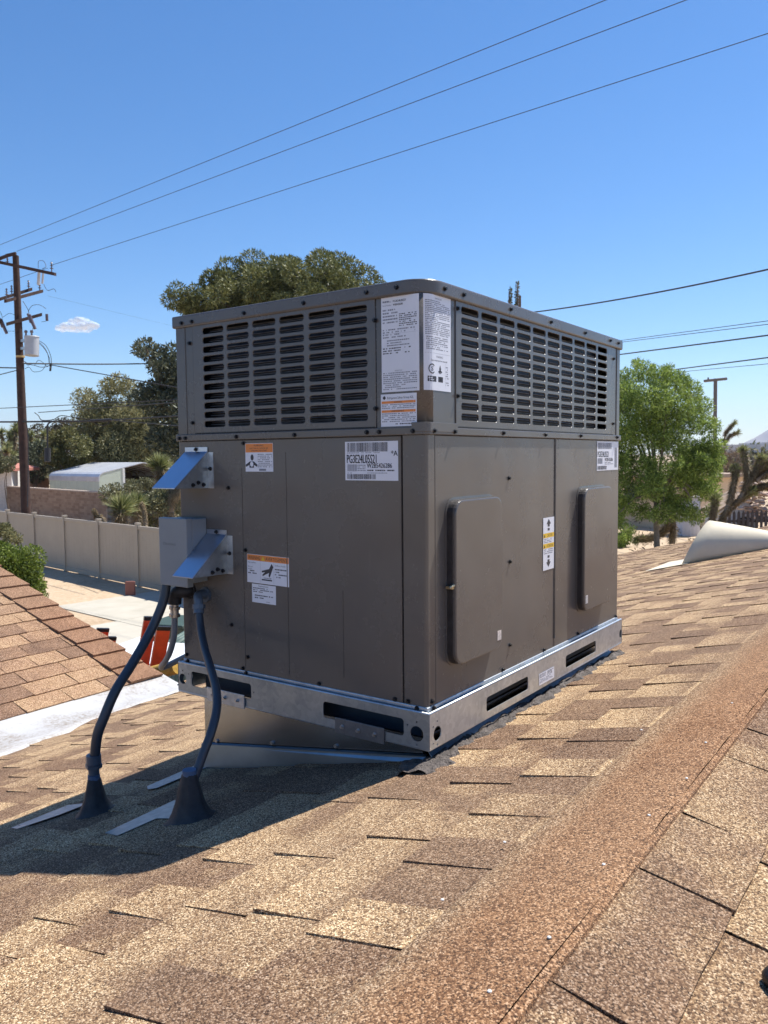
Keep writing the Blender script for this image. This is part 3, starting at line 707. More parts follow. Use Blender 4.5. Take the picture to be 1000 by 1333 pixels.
MB().box((-.811, -.074, .306), (-.700, -.0525, .489)).build('cover', DISC, dsc, bevel=.0025)
MB().box((-.8105, -.0665, .3), (-.797, -.058, .318)).build('hasp', simple('pale_blue_tab', (.45, .55, .62), .4), dsc)
b = MB(); v, f = text_verts('Disconnect'); x1_ = max(q[0] for q in v); b.add([mapF(-.793+q[0]/x1_*.050, .416+q[1]*.011, .0743) for q in v], f)
me = b.mesh('print'); me.materials.append(simple('faint_print', (.15, .165, .18), .5)); link('print', me, None, dsc)

# ---------------------------------------------------------------- conduits
def smooth(pts, n=8):
    P = [Vector(p) for p in pts]; out = []
    for i in range(len(P)-1):
        p0, p1, p2, p3 = P[max(i-1, 0)], P[i], P[i+1], P[min(i+2, len(P)-1)]
        for j in range(n):
            t = j/n; out.append(.5*((2*p1)+(-p0+p2)*t+(2*p0-5*p1+4*p2-p3)*t*t+(-p0+3*p1-3*p2+p3)*t**3))
    out.append(P[-1]); return out
c1 = thing('electrical_conduit', (-.80, -.30, -.12), 'thick dark conduit arching from the disconnect box to the left boot', 'conduit')
pth = smooth([(-.801, -.058, .318), (-.801, -.062, .30), (-.802, -.076, .252), (-.810, -.112, .182), (-.797, -.182, .113), (-.780, -.248, .060), (-.784, -.282, -.002), (-.795, -.296, -.05), (-.803, -.302, -.128)])
MB().tube(pth, .0126, 14).build('tube', BLUECOND, c1)
b = MB().tube([(-.803, -.302, -.095), (-.8035, -.302, -.118)], .0185, 10).tube([(-.803, -.302, -.118), (-.804, -.302, -.127)], [.021, .021], 6).tube([(-.804, -.302, -.127), (-.805, -.302, -.168)], .0135, 12); b.build('coupling', FITM, c1, bevel=.001)
c2 = thing('electrical_conduit', (-.40, -.34, -.06), 'slimmer dark conduit curving from the wall elbow to the right boot', 'conduit')
pth = smooth([(-.697, -.040, .258), (-.693, -.044, .245), (-.668, -.060, .196), (-.610, -.10, .160), (-.535, -.15, .133), (-.462, -.20, .102), (-.424, -.235, .070), (-.404, -.272, .030), (-.402, -.304, -.02), (-.402, -.335, -.075)])
MB().tube(pth, .0104, 12).build('tube', BLUECOND, c2)
b = MB().tube(smooth([(-.712, .002, .277), (-.712, -.018, .280), (-.707, -.032, .278), (-.700, -.038, .268), (-.697, -.040, .256)], 4), .0125, 12).tube([(-.712, -.0, .277), (-.712, -.006, .277)], .021, 14).tube([(-.697, -.040, .258), (-.695, -.042, .246)], [.0175, .0175], 8).tube([(-.695, -.042, .247), (-.691, -.046, .234)], [.0145, .0145], 10)
b.build('elbow', FITM, c2, bevel=.0008)
c3 = thing('control_conduit', (-.84, -.03, .15), 'thin grey flexible conduit looping behind the left end of the unit', 'conduit')
b = MB().tube(smooth([(-.772, .004, .282), (-.776, -.014, .283), (-.790, -.027, .281), (-.802, -.030, .270), (-.806, -.030, .248)], 5), .0185, 14).tube([(-.772, -.0005, .282), (-.772, -.006, .282)], .022, 12); b.build('elbow', RUBBER, c3)
b = MB().tube([(-.806, -.03, .252), (-.806, -.03, .240)], .0115, 12).tube([(-.806, -.03, .240), (-.807, -.03, .231)], .0150, 6).tube([(-.807, -.03, .231), (-.807, -.03, .218)], .0118, 12).tube([(-.807, -.03, .219), (-.8075, -.03, .210)], .0150, 6); b.build('fitting', ZINC, c3)
pth = smooth([(-.8075, -.03, .214), (-.809, -.03, .185), (-.815, -.029, .150), (-.842, -.022, .104), (-.878, -.010, .070), (-.905, 0.0, .052), (-.918, .010, .042), (-.910, .024, .046), (-.880, .034, .062), (-.845, .045, .080), (-.80, .06, .10)])
MB().tube(pth, .0085, 12).build('tube', GREYCOND, c3)

# ---------------------------------------------------------------- roof curb, flashing, sealant
curb = thing('roof_curb', (-.4, .6, -.15), 'sheet metal curb between the unit and the sloping roof', 'roof curb')
cx0, cx1, cy0, cy1 = -.785, -.045, .05, 1.17
b = MB().prism([(cx0, cy0, -.004), (cx1, cy0, -.004), (cx1, cy0, zm(cx1)-.01), (cx0, cy0, zm(cx0)-.01)], (0, .0015, 0))
b.prism([(cx1, cy0+.002, -.004), (cx1, cy1, -.004), (cx1, cy1, zm(cx1)-.01), (cx1, cy0+.002, zm(cx1)-.01)], (-.0015, 0, 0))
b.prism([(cx0, cy0+.002, -.004), (cx0, cy1, -.004), (cx0, cy1, zm(cx0)-.01), (cx0, cy0+.002, zm(cx0)-.01)], (.0015, 0, 0))
b.prism([(cx0+.002, cy1, -.004), (cx1-.002, cy1, -.004), (cx1-.002, cy1, zm(cx1)-.01), (cx0+.002, cy1, zm(cx0)-.01)], (0, -.0015, 0)); b.build('curb_wall', CURBM, curb)
b = MB().prism([(cx0-.004, cy0-.012, -.168), (-.03, cy0-.012, -.042), (-.03, cy0-.020, zm(-.03)-.004), (cx0-.006, cy0-.020, zm(cx0)-.004)], (0, .002, 0))
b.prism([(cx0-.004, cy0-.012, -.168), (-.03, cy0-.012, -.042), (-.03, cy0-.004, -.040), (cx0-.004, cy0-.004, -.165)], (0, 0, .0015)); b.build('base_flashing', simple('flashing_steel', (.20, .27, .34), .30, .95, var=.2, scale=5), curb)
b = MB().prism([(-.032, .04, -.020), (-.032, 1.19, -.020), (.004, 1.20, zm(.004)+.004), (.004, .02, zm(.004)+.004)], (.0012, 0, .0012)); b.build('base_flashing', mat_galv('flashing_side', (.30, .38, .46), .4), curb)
for x, z in ((-.736, -.150), (-.522, -.112), (-.303, -.076)):
    MB().tube([(x, cy0, z), (x, cy0-.005, z)], .005, 8).build('rivet', ZINC, curb)
b = MB(); n = 260; vs = []; rr = random.Random(11); m_ = 12
for i in range(n+1):
    y = -.08+1.30*i/n; wd = .034+.010*math.sin(i*.11)+.007*math.sin(i*.43+1)+rr.uniform(-.005, .005)
    if y < .02: wd += .02
    for j in range(m_):
        s = j/(m_-1); x = -.030+s*(wd+.030)
        hgt = (.011*math.sin(math.pi*s)**.6+.003*math.sin(i*.31+j*1.1)+rr.uniform(-.0015, .002)) if 0 < j < m_-1 else -.002
        vs.append((x, y, zm(x)+.004+hgt))
b.add(vs, [(i*m_+j, (i+1)*m_+j, (i+1)*m_+j+1, i*m_+j+1) for i in range(n) for j in range(m_-1)], 0, True)
tag(b.build('tar_sealant', TAR), 'rough dark tar smeared along the sunny foot of the curb', 'sealant')
b = MB()
for i in range(14):
    xx = R.uniform(-.06, .01); b.ball((xx, R.uniform(-.05, .02), zm(xx)+R.uniform(.0, .008)), (R.uniform(.014, .026), R.uniform(.010, .020), R.uniform(.006, .012)), nu=9, nv=7)
tag(b.build('tar_lump', TAR), 'black lump of tar under the near corner of the unit', 'sealant')

# roof boots
def boot(x, y, rb, rt_, h, label, strips):
    z = zm(x); t = thing('pipe_boot', (x, y, z), label, 'pipe boot', 'rubber pipe boots on the roof')
    b = MB(); vs = []; n = 28
    prof_ = [(rb*1.35, .004), (rb*1.12, .010), (rb*.92, .024), (rb*.74, h*.42), (rb*.55, h*.72), (rt_*1.15, h*.96), (rt_, h)]
    for rr_, hh in prof_:
        for j in range(n):
            a = 2*math.pi*j/n; q = 1+.05*math.sin(3*a+x*9)+.03*math.sin(7*a)
            X = x+rr_*math.cos(a)*q; Y = y+rr_*math.sin(a)*q
            k = 1-hh/h; vs.append((X, Y, z+hh+SL*(X-x)*k))
    b.add(vs, [(i*n+j, i*n+(j+1) % n, (i+1)*n+(j+1) % n, (i+1)*n+j) for i in range(len(prof_)-1) for j in range(n)], 0, True)
    b.build('cone', RUBBER, t)
    MB().tube([(x, y, z+h-.004), (x, y, z+h+.008)], rt_*1.08, 14).build('collar', simple('blue_collar', (.08, .13, .22), .5), t)
    for s in strips:
        b = MB().prism([(a, c_, zm(a)+.0075) for a, c_ in s], (0, 0, .0015)); b.build('flashing_strip', GALV, t)
boot(-.802, -.304, .037, .0140, .092, 'left black rubber boot round the thick conduit', [[(-.973, -.43), (-.975, -.27), (-.90, -.25), (-.905, -.34), (-.935, -.435)], ])
boot(-.402, -.338, .041, .0140, .106, 'right black rubber boot round the slimmer conduit', [[(-.566, -.44), (-.580, -.235), (-.46, -.25), (-.45, -.35), (-.50, -.352), (-.505, -.452)]])
b = MB().prism([(a, c_, zm(a)+.0075) for a, c_ in [(-.826, -.125), (-.84, .12), (-.76, .12), (-.765, -.14), (-.79, -.15)]], (0, 0, .0015))
tag(b.build('flashing_strip', GALV), 'bare metal flashing strip running from the left foot of the curb', 'flashing')

b = MB(); xs, ys = .797, -.545
b.ball((xs+.016, ys-.012, zr(xs)+.016), (.026, .020, .016), nu=14, nv=9)
tag(b.build('shoe_tip', simple('black_shoe_leather', (.012, .012, .014), .45, var=.3)), 'black shoe tip poking in at the lower right edge', 'shoe')

# ---------------------------------------------------------------- cone vent far along the roof
CREAM = simple('cream_painted_metal', (.66, .58, .43), .75, var=.08, scale=5, bump=.05)
vt = thing('cone_vent', (-.8, 5.45, zm(-.8)), 'cream half cone vent lying on the far roof at the right', 'vent')
b = MB(); vs = []; n = 20; XA, XB, YC = -.86, -.02, 5.50
for i in range(9):
    s = i/8; rr_ = .30*(1-s)**.9+.012
    for j in range(n+1):
        a = math.pi*j/n; x = XA+(XB-XA)*s + .14*math.sin(a)*(1-s)
        vs.append((x, YC-rr_*math.cos(a)*.95, zm(XA+(XB-XA)*s)+.006+rr_*1.12*math.sin(a)))
b.add(vs, [(i*(n+1)+j, (i+1)*(n+1)+j, (i+1)*(n+1)+j+1, i*(n+1)+j+1) for i in range(8) for j in range(n)], 0, True)
o = b.build('cone_shell', CREAM, vt); q = o.modifiers.new('s', 'SOLIDIFY'); q.thickness = .006
b = MB().prism([(-1.12, 5.10, zm(-1.12)+.012), (-.80, 5.16, zm(-.80)+.012), (-.80, 5.78, zm(-.8)+.012), (-1.12, 5.78, zm(-1.12)+.012)], (0, 0, .003)); b.build('apron', CREAM, vt)

# ---------------------------------------------------------------- foliage tools
def cards(rng, pts, nrm, ln, wd, mat, name, parent, droop=0, spread=.8):
    n = len(pts); d = rng.normal(size=(n, 3))*spread+nrm; d[:, 2] -= droop; d /= np.linalg.norm(d, axis=1)[:, None]
    s = np.cross(d, rng.normal(size=(n, 3))); s /= np.linalg.norm(s, axis=1)[:, None]
    l = ln*rng.uniform(.6, 1.35, (n, 1)); w_ = wd*rng.uniform(.7, 1.3, (n, 1))
    V = np.stack([pts-s*w_*.35, pts+s*w_*.35, pts+d*l*.55+s*w_*.5, pts+d*l, pts+d*l*.55-s*w_*.5], 1).reshape(-1, 3)
    me = bpy.data.meshes.new(name); me.vertices.add(n*5); me.vertices.foreach_set('co', V.ravel())
    me.loops.add(n*5); me.loops.foreach_set('vertex_index', np.arange(n*5)); me.polygons.add(n)
    me.polygons.foreach_set('loop_start', np.arange(0, n*5, 5)); me.polygons.foreach_set('loop_total', np.full(n, 5)); me.update(calc_edges=True)
    me.materials.append(mat); return link(name, me, None, parent)
def crown(rng, blobs, n, inner=.25):       # blobs: (centre, radii) -> points and normals, mostly near the shells
    wts = np.array([b_[1][0]*b_[1][1]+b_[1][0]*b_[1][2] for b_ in blobs]); wts = wts/wts.sum()
    idx = rng.choice(len(blobs), n, p=wts); c_ = np.array([tuple(b_[0]) for b_ in blobs])[idx]; r_ = np.array([b_[1] for b_ in blobs])[idx]
    d = rng.normal(size=(n, 3)); d /= np.linalg.norm(d, axis=1)[:, None]
    rad = np.where(rng.random(n) < inner, rng.random(n)**.5, rng.uniform(.82, 1.08, n))[:, None]
    return c_+d*r_*rad, d
def tree(name, base, label, cat, blobs, n, ln, wd, leaf, bark, seed, trunk_h, trunk_r, limbs=6, group=None, droop=0, spread=.8, inner=.25):
    rng = np.random.default_rng(seed); r = random.Random(seed); t = thing(name, base, label, cat, group)
    base = Vector(base); top = base+Vector((r.uniform(-.2, .2), r.uniform(-.2, .2), trunk_h)); b = MB()
    b.tube([base-Vector((0, 0, .1)), base*.5+top*.5+Vector((r.uniform(-.1, .1), r.uniform(-.1, .1), 0)), top], [trunk_r*1.2, trunk_r*.9, trunk_r*.7], 9)
    for i in range(min(limbs, len(blobs))):
        q = Vector(blobs[i*len(blobs)//limbs][0]); mid = (top+q)/2+Vector((r.uniform(-.3, .3), r.uniform(-.3, .3), r.uniform(-.1, .3)))
        b.tube(smooth([base*.25+top*.75, mid, q], 4), [trunk_r*.55*(1-.75*j/8) for j in range(9)], 6)
    b.build('trunk', bark, t)
    P, Nn = crown(rng, blobs, n, inner); cards(rng, P, Nn, ln, wd, leaf, 'crown', t, droop, spread); return t
def blobs_in(rng, c_, rad, nb, br, flat=1.0, lo=-1):
    out = []
    while len(out) < nb:
        d = rng.normal(size=3); d /= np.linalg.norm(d)
        if d[2] < lo: continue
        k = rng.uniform(.45, .92); q = Vector((c_[0]+d[0]*rad[0]*k, c_[1]+d[1]*rad[1]*k, c_[2]+d[2]*rad[2]*k))
        s = br*rng.uniform(.65, 1.3); out.append((q, (s, s, s*flat)))
    return out
BARK = simple('bark_brown', (.12, .085, .06), .9, bump=.5, var=.3); BARKG = simple('bark_grey', (.20, .165, .13), .9, var=.3)
PINE = mat_leaf('pine_needles', [(.030, .038, .014), (.125, .140, .044), (.30, .30, .11)], trans=.15)
CONI = mat_leaf('dark_conifer', [(.028, .038, .024), (.085, .10, .06), (.20, .21, .13)], trans=.12)
OLIVE = mat_leaf('olive_leaves', [(.08, .08, .036), (.21, .20, .085), (.38, .35, .17)])
OLIVE2 = mat_leaf('grey_green_leaves', [(.07, .072, .038), (.15, .15, .075), (.27, .26, .14)])
BRIGHT = mat_leaf('bright_leaves', [(.045, .07, .018), (.18, .26, .045), (.44, .54, .13)], trans=.35)
HEDGE = mat_leaf('hedge_leaves', [(.04, .065, .012), (.125, .17, .022), (.25, .30, .045)])
BROWNL = mat_leaf('brown_scrub', [(.08, .055, .035), (.17, .12, .075), (.25, .19, .12)])
YUC = mat_leaf('yucca_blades', [(.10, .13, .04), (.22, .24, .09), (.42, .42, .20)], trans=.2)
YUCD = mat_leaf('joshua_blades', [(.09, .10, .04), (.22, .24, .09), (.38, .38, .18)], trans=.2)
DEAD = mat_leaf('dead_blades', [(.15, .11, .06), (.30, .23, .13), (.46, .36, .22)])
def zc(v, t): return at(500, v, t).z

rng = np.random.default_rng(2)
# big stone pine
c0 = at(368, 400, 46); bl = blobs_in(rng, c0+Vector((.2, 0, -.5)), (6.5, 5.0, 3.3), 260, .58, .8, -.5)
bl += [(at(u, v, 46), (s_, s_, s_*.85)) for u, v, s_ in ((455, 352, .8), (475, 362, .75), (488, 372, .6), (440, 345, .8), (300, 352, .8), (280, 368, .8), (330, 343, .8), (420, 342, .8))]
lft = at(243, 388, 45); bl += blobs_in(rng, lft, (.9, 1.0, .7), 10, .55, .9)
tree('pine_tree', foot(368, 46), 'huge rounded dark green pine rising behind the louvered top', 'tree', bl, 110000, .20, .055, PINE, BARK, 5, 8.5, .38, 14, spread=.6, inner=.15)
b1 = at(228, 505, 38); bl = []
for (u, v, s) in ((190, 452, .5), (200, 462, .55), (215, 470, .6), (226, 458, .5), (222, 485, .7), (238, 478, .8), (205, 480, .45), (232, 500, .9), (215, 508, .8), (195, 512, .7), (182, 520, .55), (210, 525, .9), (236, 530, 1.0), (250, 500, 1.1), (255, 540, 1.2), (225, 555, 1.0), (214, 575, .8), (240, 580, 1.0), (183, 457, .35)):
    bl.append((at(u, v, 38+R.uniform(-1, 1)), (s, s, s*.72)))
tree('conifer_tree', foot(238, 38), 'dark blue green conifer with open branches left of the unit', 'tree', bl, 15000, .20, .07, CONI, BARK, 8, 5.0, .22, 12, inner=.3)
bl = blobs_in(rng, at(150, 560, 62), (4.0, 3.6, 3.4), 46, .95, .9, -.6)+blobs_in(rng, at(195, 560, 60), (2.6, 2.5, 2.4), 18, .8)+blobs_in(rng, at(150, 512, 62), (1.5, 1.5, 1.2), 8, .55)+blobs_in(rng, at(150, 592, 61), (4.6, 2.5, 1.6), 30, .9)+[(at(u, v, 60), (s_, s_, s_)) for u, v, s_ in ((118, 520, .5), (140, 500, .45), (150, 493, .35), (112, 540, .5), (175, 505, .5))]
tree('olive_tree', foot(150, 62), 'wide dusty olive green tree behind the metal carport', 'tree', bl, 60000, .20, .07, OLIVE, BARK, 9, 3.5, .3, 8, inner=.4)
bl = blobs_in(rng, at(92, 590, 57), (2.2, 1.8, 1.5), 18, .55)
tree('leafy_shrub', foot(92, 57), 'yellow green bushy shrub left of the olive tree', 'shrub', bl, 7000, .2, .09, mat_leaf('yellowgreen', [(.07, .08, .03), (.15, .15, .055), (.24, .23, .09)]), BARK, 12, 1.2, .1, 4, inner=.4)
bl = blobs_in(rng, at(75, 570, 72), (2.0, 1.8, 1.7), 14, .7)
tree('round_tree', foot(75, 72), 'brownish dark round tree just right of the utility pole', 'tree', bl, 7000, .2, .09, mat_leaf('dull_brown_green', [(.05, .045, .028), (.10, .085, .05), (.15, .13, .08)]), BARK, 13, 3, .2, 5, inner=.4)
bl = blobs_in(rng, at(6, 604, 50), (1.1, 1.1, .6), 10, .35)
tree('leafy_shrub', foot(8, 50), 'small green bush beneath the red roof edge', 'shrub', bl, 5000, .12, .06, OLIVE2, BARK, 14, 1.0, .06, 2, inner=.4)
bl = blobs_in(rng, at(46, 596, 62), (1.5, 1.5, 1.4), 10, .6)
tree('round_tree', foot(46, 62), 'dark green tree between the pole and the street lamp cable', 'tree', bl, 5000, .2, .09, CONI, BARK, 15, 2, .15, 4, inner=.4)
# cypress pair above the unit
for i, (u, v, hw) in enumerate(((673.5, 371, .30), (664.5, 379, .22))):
    t_ = 62+i*3; top = at(u, v, t_); bb = []
    for s_ in range(9): bb.append((top-Vector((0, 0, .25+s_*.75)), (hw*(.35+.09*s_), hw*(.35+.09*s_), .55)))
    tree('cypress_tree', foot(u, t_), ('taller' if i == 0 else 'shorter')+' of the two thin cypress tips showing above the unit lid', 'tree', bb, 2600, .16, .06, CONI, BARK, 20+i, top.z-GZ-1, .12, 2, 'cypress pair beyond the unit', inner=.4)
# hedge bush
bl = blobs_in(rng, ground(22, 800)+Vector((0, 0, 1.45)), (1.0, .95, 1.15), 26, .34)
hb = at(20, 745, 17.5); bl = blobs_in(rng, hb, (.62, .6, .62), 26, .22)+blobs_in(rng, at(-12, 735, 17.5), (.5, .5, .5), 10, .22)+[(hb+Vector((0, 0, -.6)), (.62, .6, .7)), (hb, (.55, .5, .55))]
tree('clipped_bush', foot(20, 17.5), 'rounded bright green clipped bush beyond the left roof edge', 'bush', bl, 26000, .055, .028, HEDGE, BARK, 31, 1.2, .08, 3, inner=.2)
bl = blobs_in(rng, at(6, 698, 19), (.35, .35, .35), 7, .12)
tree('leafy_shrub', foot(6, 19), 'sparse yellow green shrub against the left end of the fence', 'shrub', bl, 1600, .06, .03, OLIVE, BARK, 32, 1.2, .03, 5, inner=.5)
# right hand tree
bl = []
T_ = 29
for (u, v, s) in ((815, 492, .30), (838, 484, .30), (860, 492, .34), (880, 498, .34), (898, 510, .34), (912, 530, .34), (922, 556, .32), (918, 585, .34), (925, 610, .28), (905, 600, .4), (800, 505, .35), (790, 540, .5), (822, 520, .5), (850, 520, .55), (878, 530, .5), (898, 548, .4), (815, 560, .5), (845, 560, .6), (875, 575, .5), (805, 600, .42), (818, 625, .36), (790, 640, .4), (850, 610, .42), (880, 618, .42), (900, 632, .34), (872, 648, .3), (893, 660, .26), (915, 640, .24), (838, 640, .24), (806, 655, .28), (830, 474, .16), (925, 640, .28), (905, 672, .26), (925, 665, .18), (884, 668, .26), (860, 640, .34), (826, 600, .4), (900, 590, .42), (935, 580, .2), (815, 520, .4), (800, 575, .5), (862, 545, .5), (892, 612, .4), (806, 680, .2), (812, 655, .34), (835, 665, .28), (862, 668, .3), (848, 632, .4), (910, 625, .36), (795, 665, .4), (925, 590, .3), (932, 622, .18), (820, 690, .16), (869, 482, .18), (893, 497, .16), (938, 600, .14), (884, 488, .12)):
    bl.append((at(u, v, T_+R.uniform(-1.3, 1.3)), (s*1.35, s*1.3, s*1.2)))
    for q_ in range(5):
        z_ = s*.32; bl.append((at(u+R.gauss(0, s*22), v+R.gauss(0, s*19), T_+R.uniform(-1.3, 1.3)), (z_*R.uniform(.6, 1.0), z_*R.uniform(.6, 1.0), z_*R.uniform(1, 2.1))))
tree('leafy_tree', foot(858, T_), 'bright green loose tree standing right of the unit', 'tree', bl, 78000, .12, .027, BRIGHT, BARKG, 41, 3.0, .10, 16, inner=.85)
bl = blobs_in(rng, at(808, 700, 33), (.6, .6, .25), 7, .2)
tree('leafy_shrub', foot(806, 33), 'low green ground shrub beside the far roof edge', 'shrub', bl, 1500, .10, .04, BRIGHT, BARK, 42, .6, .03, 3, inner=.5)
bl = blobs_in(rng, at(955, 603, 70), (2.6, 2.4, 1.3), 16, .7)
tree('dry_scrub', foot(955, 70), 'pinkish brown leafless thicket below the white roofed building', 'shrub', bl, 6000, .25, .04, BROWNL, BARK, 43, 1.5, .1, 8, inner=.6)

# Joshua trees and yuccas
def rosette(mb, c_, d, R_, n, r, wd=.05):
    c_ = Vector(c_); d = Vector(d).normalized()
    for i in range(n):
        v = Vector((r.gauss(0, 1), r.gauss(0, 1), r.gauss(0, 1))).normalized()
        if v.dot(d) < -.35: v = -v
        v = (v+d*.35).normalized(); l_ = R_*r.uniform(.75, 1.1); s = v.cross(Vector((r.random(), r.random(), r.random()))).normalized()*wd*.5
        mb.add([c_+v*.03-s, c_+v*.03+s, c_+v*l_*.6+s*.6, c_+v*l_, c_+v*l_*.6-s*.6], [(0, 1, 2, 3, 4)])
def joshua(base, arms, label, seed, R_=.38, n=90, r0=.16, cat='joshua tree', name='joshua_tree', leaf=None, group=None, wd=.045):
    r = random.Random(seed); base = Vector(base); t = thing(name, base, label, cat, group); tb = MB(); lv = MB(); dd = MB()
    for arm in arms:
        P = smooth([Vector(a) for a in arm], 5); k_ = len(P); rad = [r0*.62*(1-.35*i/(k_-1)) for i in range(k_)]; tb.tube(P, rad, 9)
        for i in range(k_//5, k_-1):
            d = (P[i+1]-P[i]).normalized()
            for _ in range(90):
                v = Vector((r.gauss(0, 1), r.gauss(0, 1), r.gauss(0, 1))); v = (v-d*v.dot(d)).normalized(); v2 = (v*.9-d*.7).normalized(); q = P[i]+v*rad[i]*.8+d*r.uniform(0, .2)
                s = v2.cross(d).normalized()*.022; l_ = .27*R_/.38*r.uniform(.5, 1.2); dd.add([q-s, q+s, q+v2*l_], [(0, 1, 2)])
        d = (P[-1]-P[-3]).normalized(); rosette(lv, P[-1], d, R_*1.15, n*2, r, wd); rosette(lv, P[-2]-d*.1, d, R_*.9, n, r, wd); rosette(lv, P[-3]-d*.15, d, R_*.8, n//2, r, wd)
    tb.build('trunk', BARKG, t); me = lv.mesh('leaf_rosette'); me.materials.append(leaf or YUCD); link('leaf_rosette', me, None, t)['kind'] = 'stuff'
    me = dd.mesh('dead_leaves'); me.materials.append(DEAD); link('dead_leaves', me, None, t)['kind'] = 'stuff'; return t
# right
t_ = 31; q = lambda u, v, dt=0: at(u, v, t_+dt)
joshua(foot(876, 31), [[foot(876, 31), q(876, 690), q(875, 655), q(872, 640)], [q(874, 660), q(866, 648), q(857, 636), q(852, 626)], [q(876, 658), q(884, 650), q(893, 645)], [q(874, 672), q(866, 690), q(850, 700), q(832, 702)]], 'dark trunked Joshua tree with a drooping arm under the green tree', 51, .30, 70, .20)
t_ = 24
joshua(foot(935, 24), [[foot(932, 24), q(936, 690), q(945, 668), q(962, 652), q(978, 640)], [q(962, 652), q(972, 632), q(972, 612), q(968, 588)], [q(972, 632), q(982, 618), q(990, 598)], [q(978, 640), q(992, 634), q(1012, 632)], [q(975, 628), q(988, 612), q(1004, 600)], [q(945, 668), q(952, 645), q(957, 620), q(957, 612)], [q(984, 626), q(1000, 615), q(1015, 606)]], 'branching spiky Joshua tree leaning right above the picket fence', 52, .22, 70, .13)
joshua(foot(922, 26), [[foot(920, 26), at(925, 690, 26), at(929, 668, 26), at(931, 652, 26)]], 'stubby Joshua tree stem with brown dead leaves beside the leaning one', 53, .28, 70, .13)
joshua(foot(945, 60), [[foot(943, 60), at(943, 575, 60), at(948, 560, 60), at(955, 552, 60)], [at(943, 580, 60), at(950, 568, 60), at(959, 564, 60)]], 'distant Joshua tree peeking above the white roofed building', 54, .40, 40, .11)
# left yuccas between fence and block wall
joshua(foot(156, 27), [[foot(156, 27), at(156, 680, 27), at(157, 664, 27)]], 'pale yellow green yucca head against the block wall', 61, .62, 170, .15, 'yucca', 'yucca_plant', YUC, 'yuccas behind the vinyl fence', .05)
joshua(foot(178, 28), [[foot(178, 28), at(178, 675, 28), at(177, 658, 28)]], 'second pale yucca head right beside the bigger one', 62, .50, 130, .13, 'yucca', 'yucca_plant', YUC, 'yuccas behind the vinyl fence', .05)
joshua(foot(208, 30), [[foot(214, 30), at(212, 650, 30), at(209, 622, 30), at(208, 608, 30)]], 'tallest yucca with a bright spiky head at the carport opening', 63, .55, 170, .16, 'yucca', 'yucca_plant', YUC, 'yuccas behind the vinyl fence', .05)
joshua(foot(125, 26), [[foot(136, 26), at(136, 682, 26), at(128, 674, 26), at(124, 668, 26)], [foot(190, 26), at(190, 690, 26), at(188, 668, 26), at(186, 660, 26)]], 'bare grey stumpy yucca limbs just above the fence top', 64, .10, 14, .14, 'yucca', 'yucca_plant', DEAD)
joshua(foot(225, 29), [[foot(222, 29), at(222, 660, 29), at(226, 640, 29), at(232, 622, 29)], [foot(210, 29), at(212, 672, 29), at(214, 652, 29)], [at(222, 650, 29), at(234, 640, 29), at(245, 610, 29)]], 'shaggy brown trunked yucca clump directly left of the unit', 65, .40, 90, .22, 'yucca', 'yucca_plant', YUCD)
bl = blobs_in(rng, at(172, 640, 33), (1.2, 1.0, .5), 12, .28)+blobs_in(rng, at(195, 660, 29), (.8, .8, .7), 12, .3)+blobs_in(rng, at(225, 650, 30), (.6, .6, 1.0), 10, .3)
tree('leafy_shrub', foot(190, 30), 'dusty green scrub among the yuccas behind the fence', 'shrub', bl, 11000, .10, .05, OLIVE2, BARK, 66, 1.4, .05, 10, inner=.5)
for i, (u, v, t_) in enumerate(((12, 560, 60), (26, 568, 64), (4, 572, 66), (54, 575, 66), (65, 566, 70), (38, 580, 72), (16, 585, 58))):
    f0 = foot(u, t_); h_ = at(u, v, t_); f0.x, f0.y = h_.x, h_.y
    arms = [[f0, f0*.4+h_*.6, h_*.9+f0*.1]]
    for j in range(3):
        o_ = Vector((R.uniform(-.8, .8), R.uniform(-.8, .8), R.uniform(-.3, .3))); arms.append([f0*.35+h_*.65, h_*.8+f0*.2+o_*.7, h_+o_])
    joshua(f0, arms, ['pale Joshua tree at the left frame edge, tallest of its row', 'Joshua tree half hidden behind the utility pole', 'Joshua tree touching the left frame edge behind the red roof', 'Joshua tree just right of the utility pole', 'Joshua tree beside the brown round tree', 'low Joshua tree behind the dark green tree', 'low Joshua tree above the red roof edge'][i], 70+i, .50, 34, .12, leaf=YUCD, group='distant Joshua trees at the left', wd=.09)
# far tree line
P = []; 
for i in range(170):
    u = R.uniform(-60, 250) if i < 120 else R.uniform(900, 1080); t_ = R.uniform(110, 240)
    f0 = foot(u, t_); s = R.uniform(1.6, 3.4); P.append((f0+Vector((0, 0, s*.6)), (s*1.5, s*1.5, s)))
pp, nn = crown(rng, P, 26000, .4); o = cards(rng, pp, nn, .7, .35, OLIVE2, 'far_woodland', None); tag(o, 'far belt of dusty green trees on the horizon', kind='stuff')
pp = []
for i in range(500):
    u = R.uniform(-80, 240) if i % 2 else R.uniform(800, 1060); t_ = R.uniform(48 if i % 2 else 26, 90); f0 = foot(u, t_); s = R.uniform(.12, .35); pp.append((f0+Vector((0, 0, s*.5)), (s*1.3, s*1.3, s)))
pp, nn = crown(rng, pp, 14000, .5); o = cards(rng, pp, nn, .14, .04, BROWNL, 'desert_scrub', None); tag(o, 'dry low scrub scattered over the soil', kind='stuff')

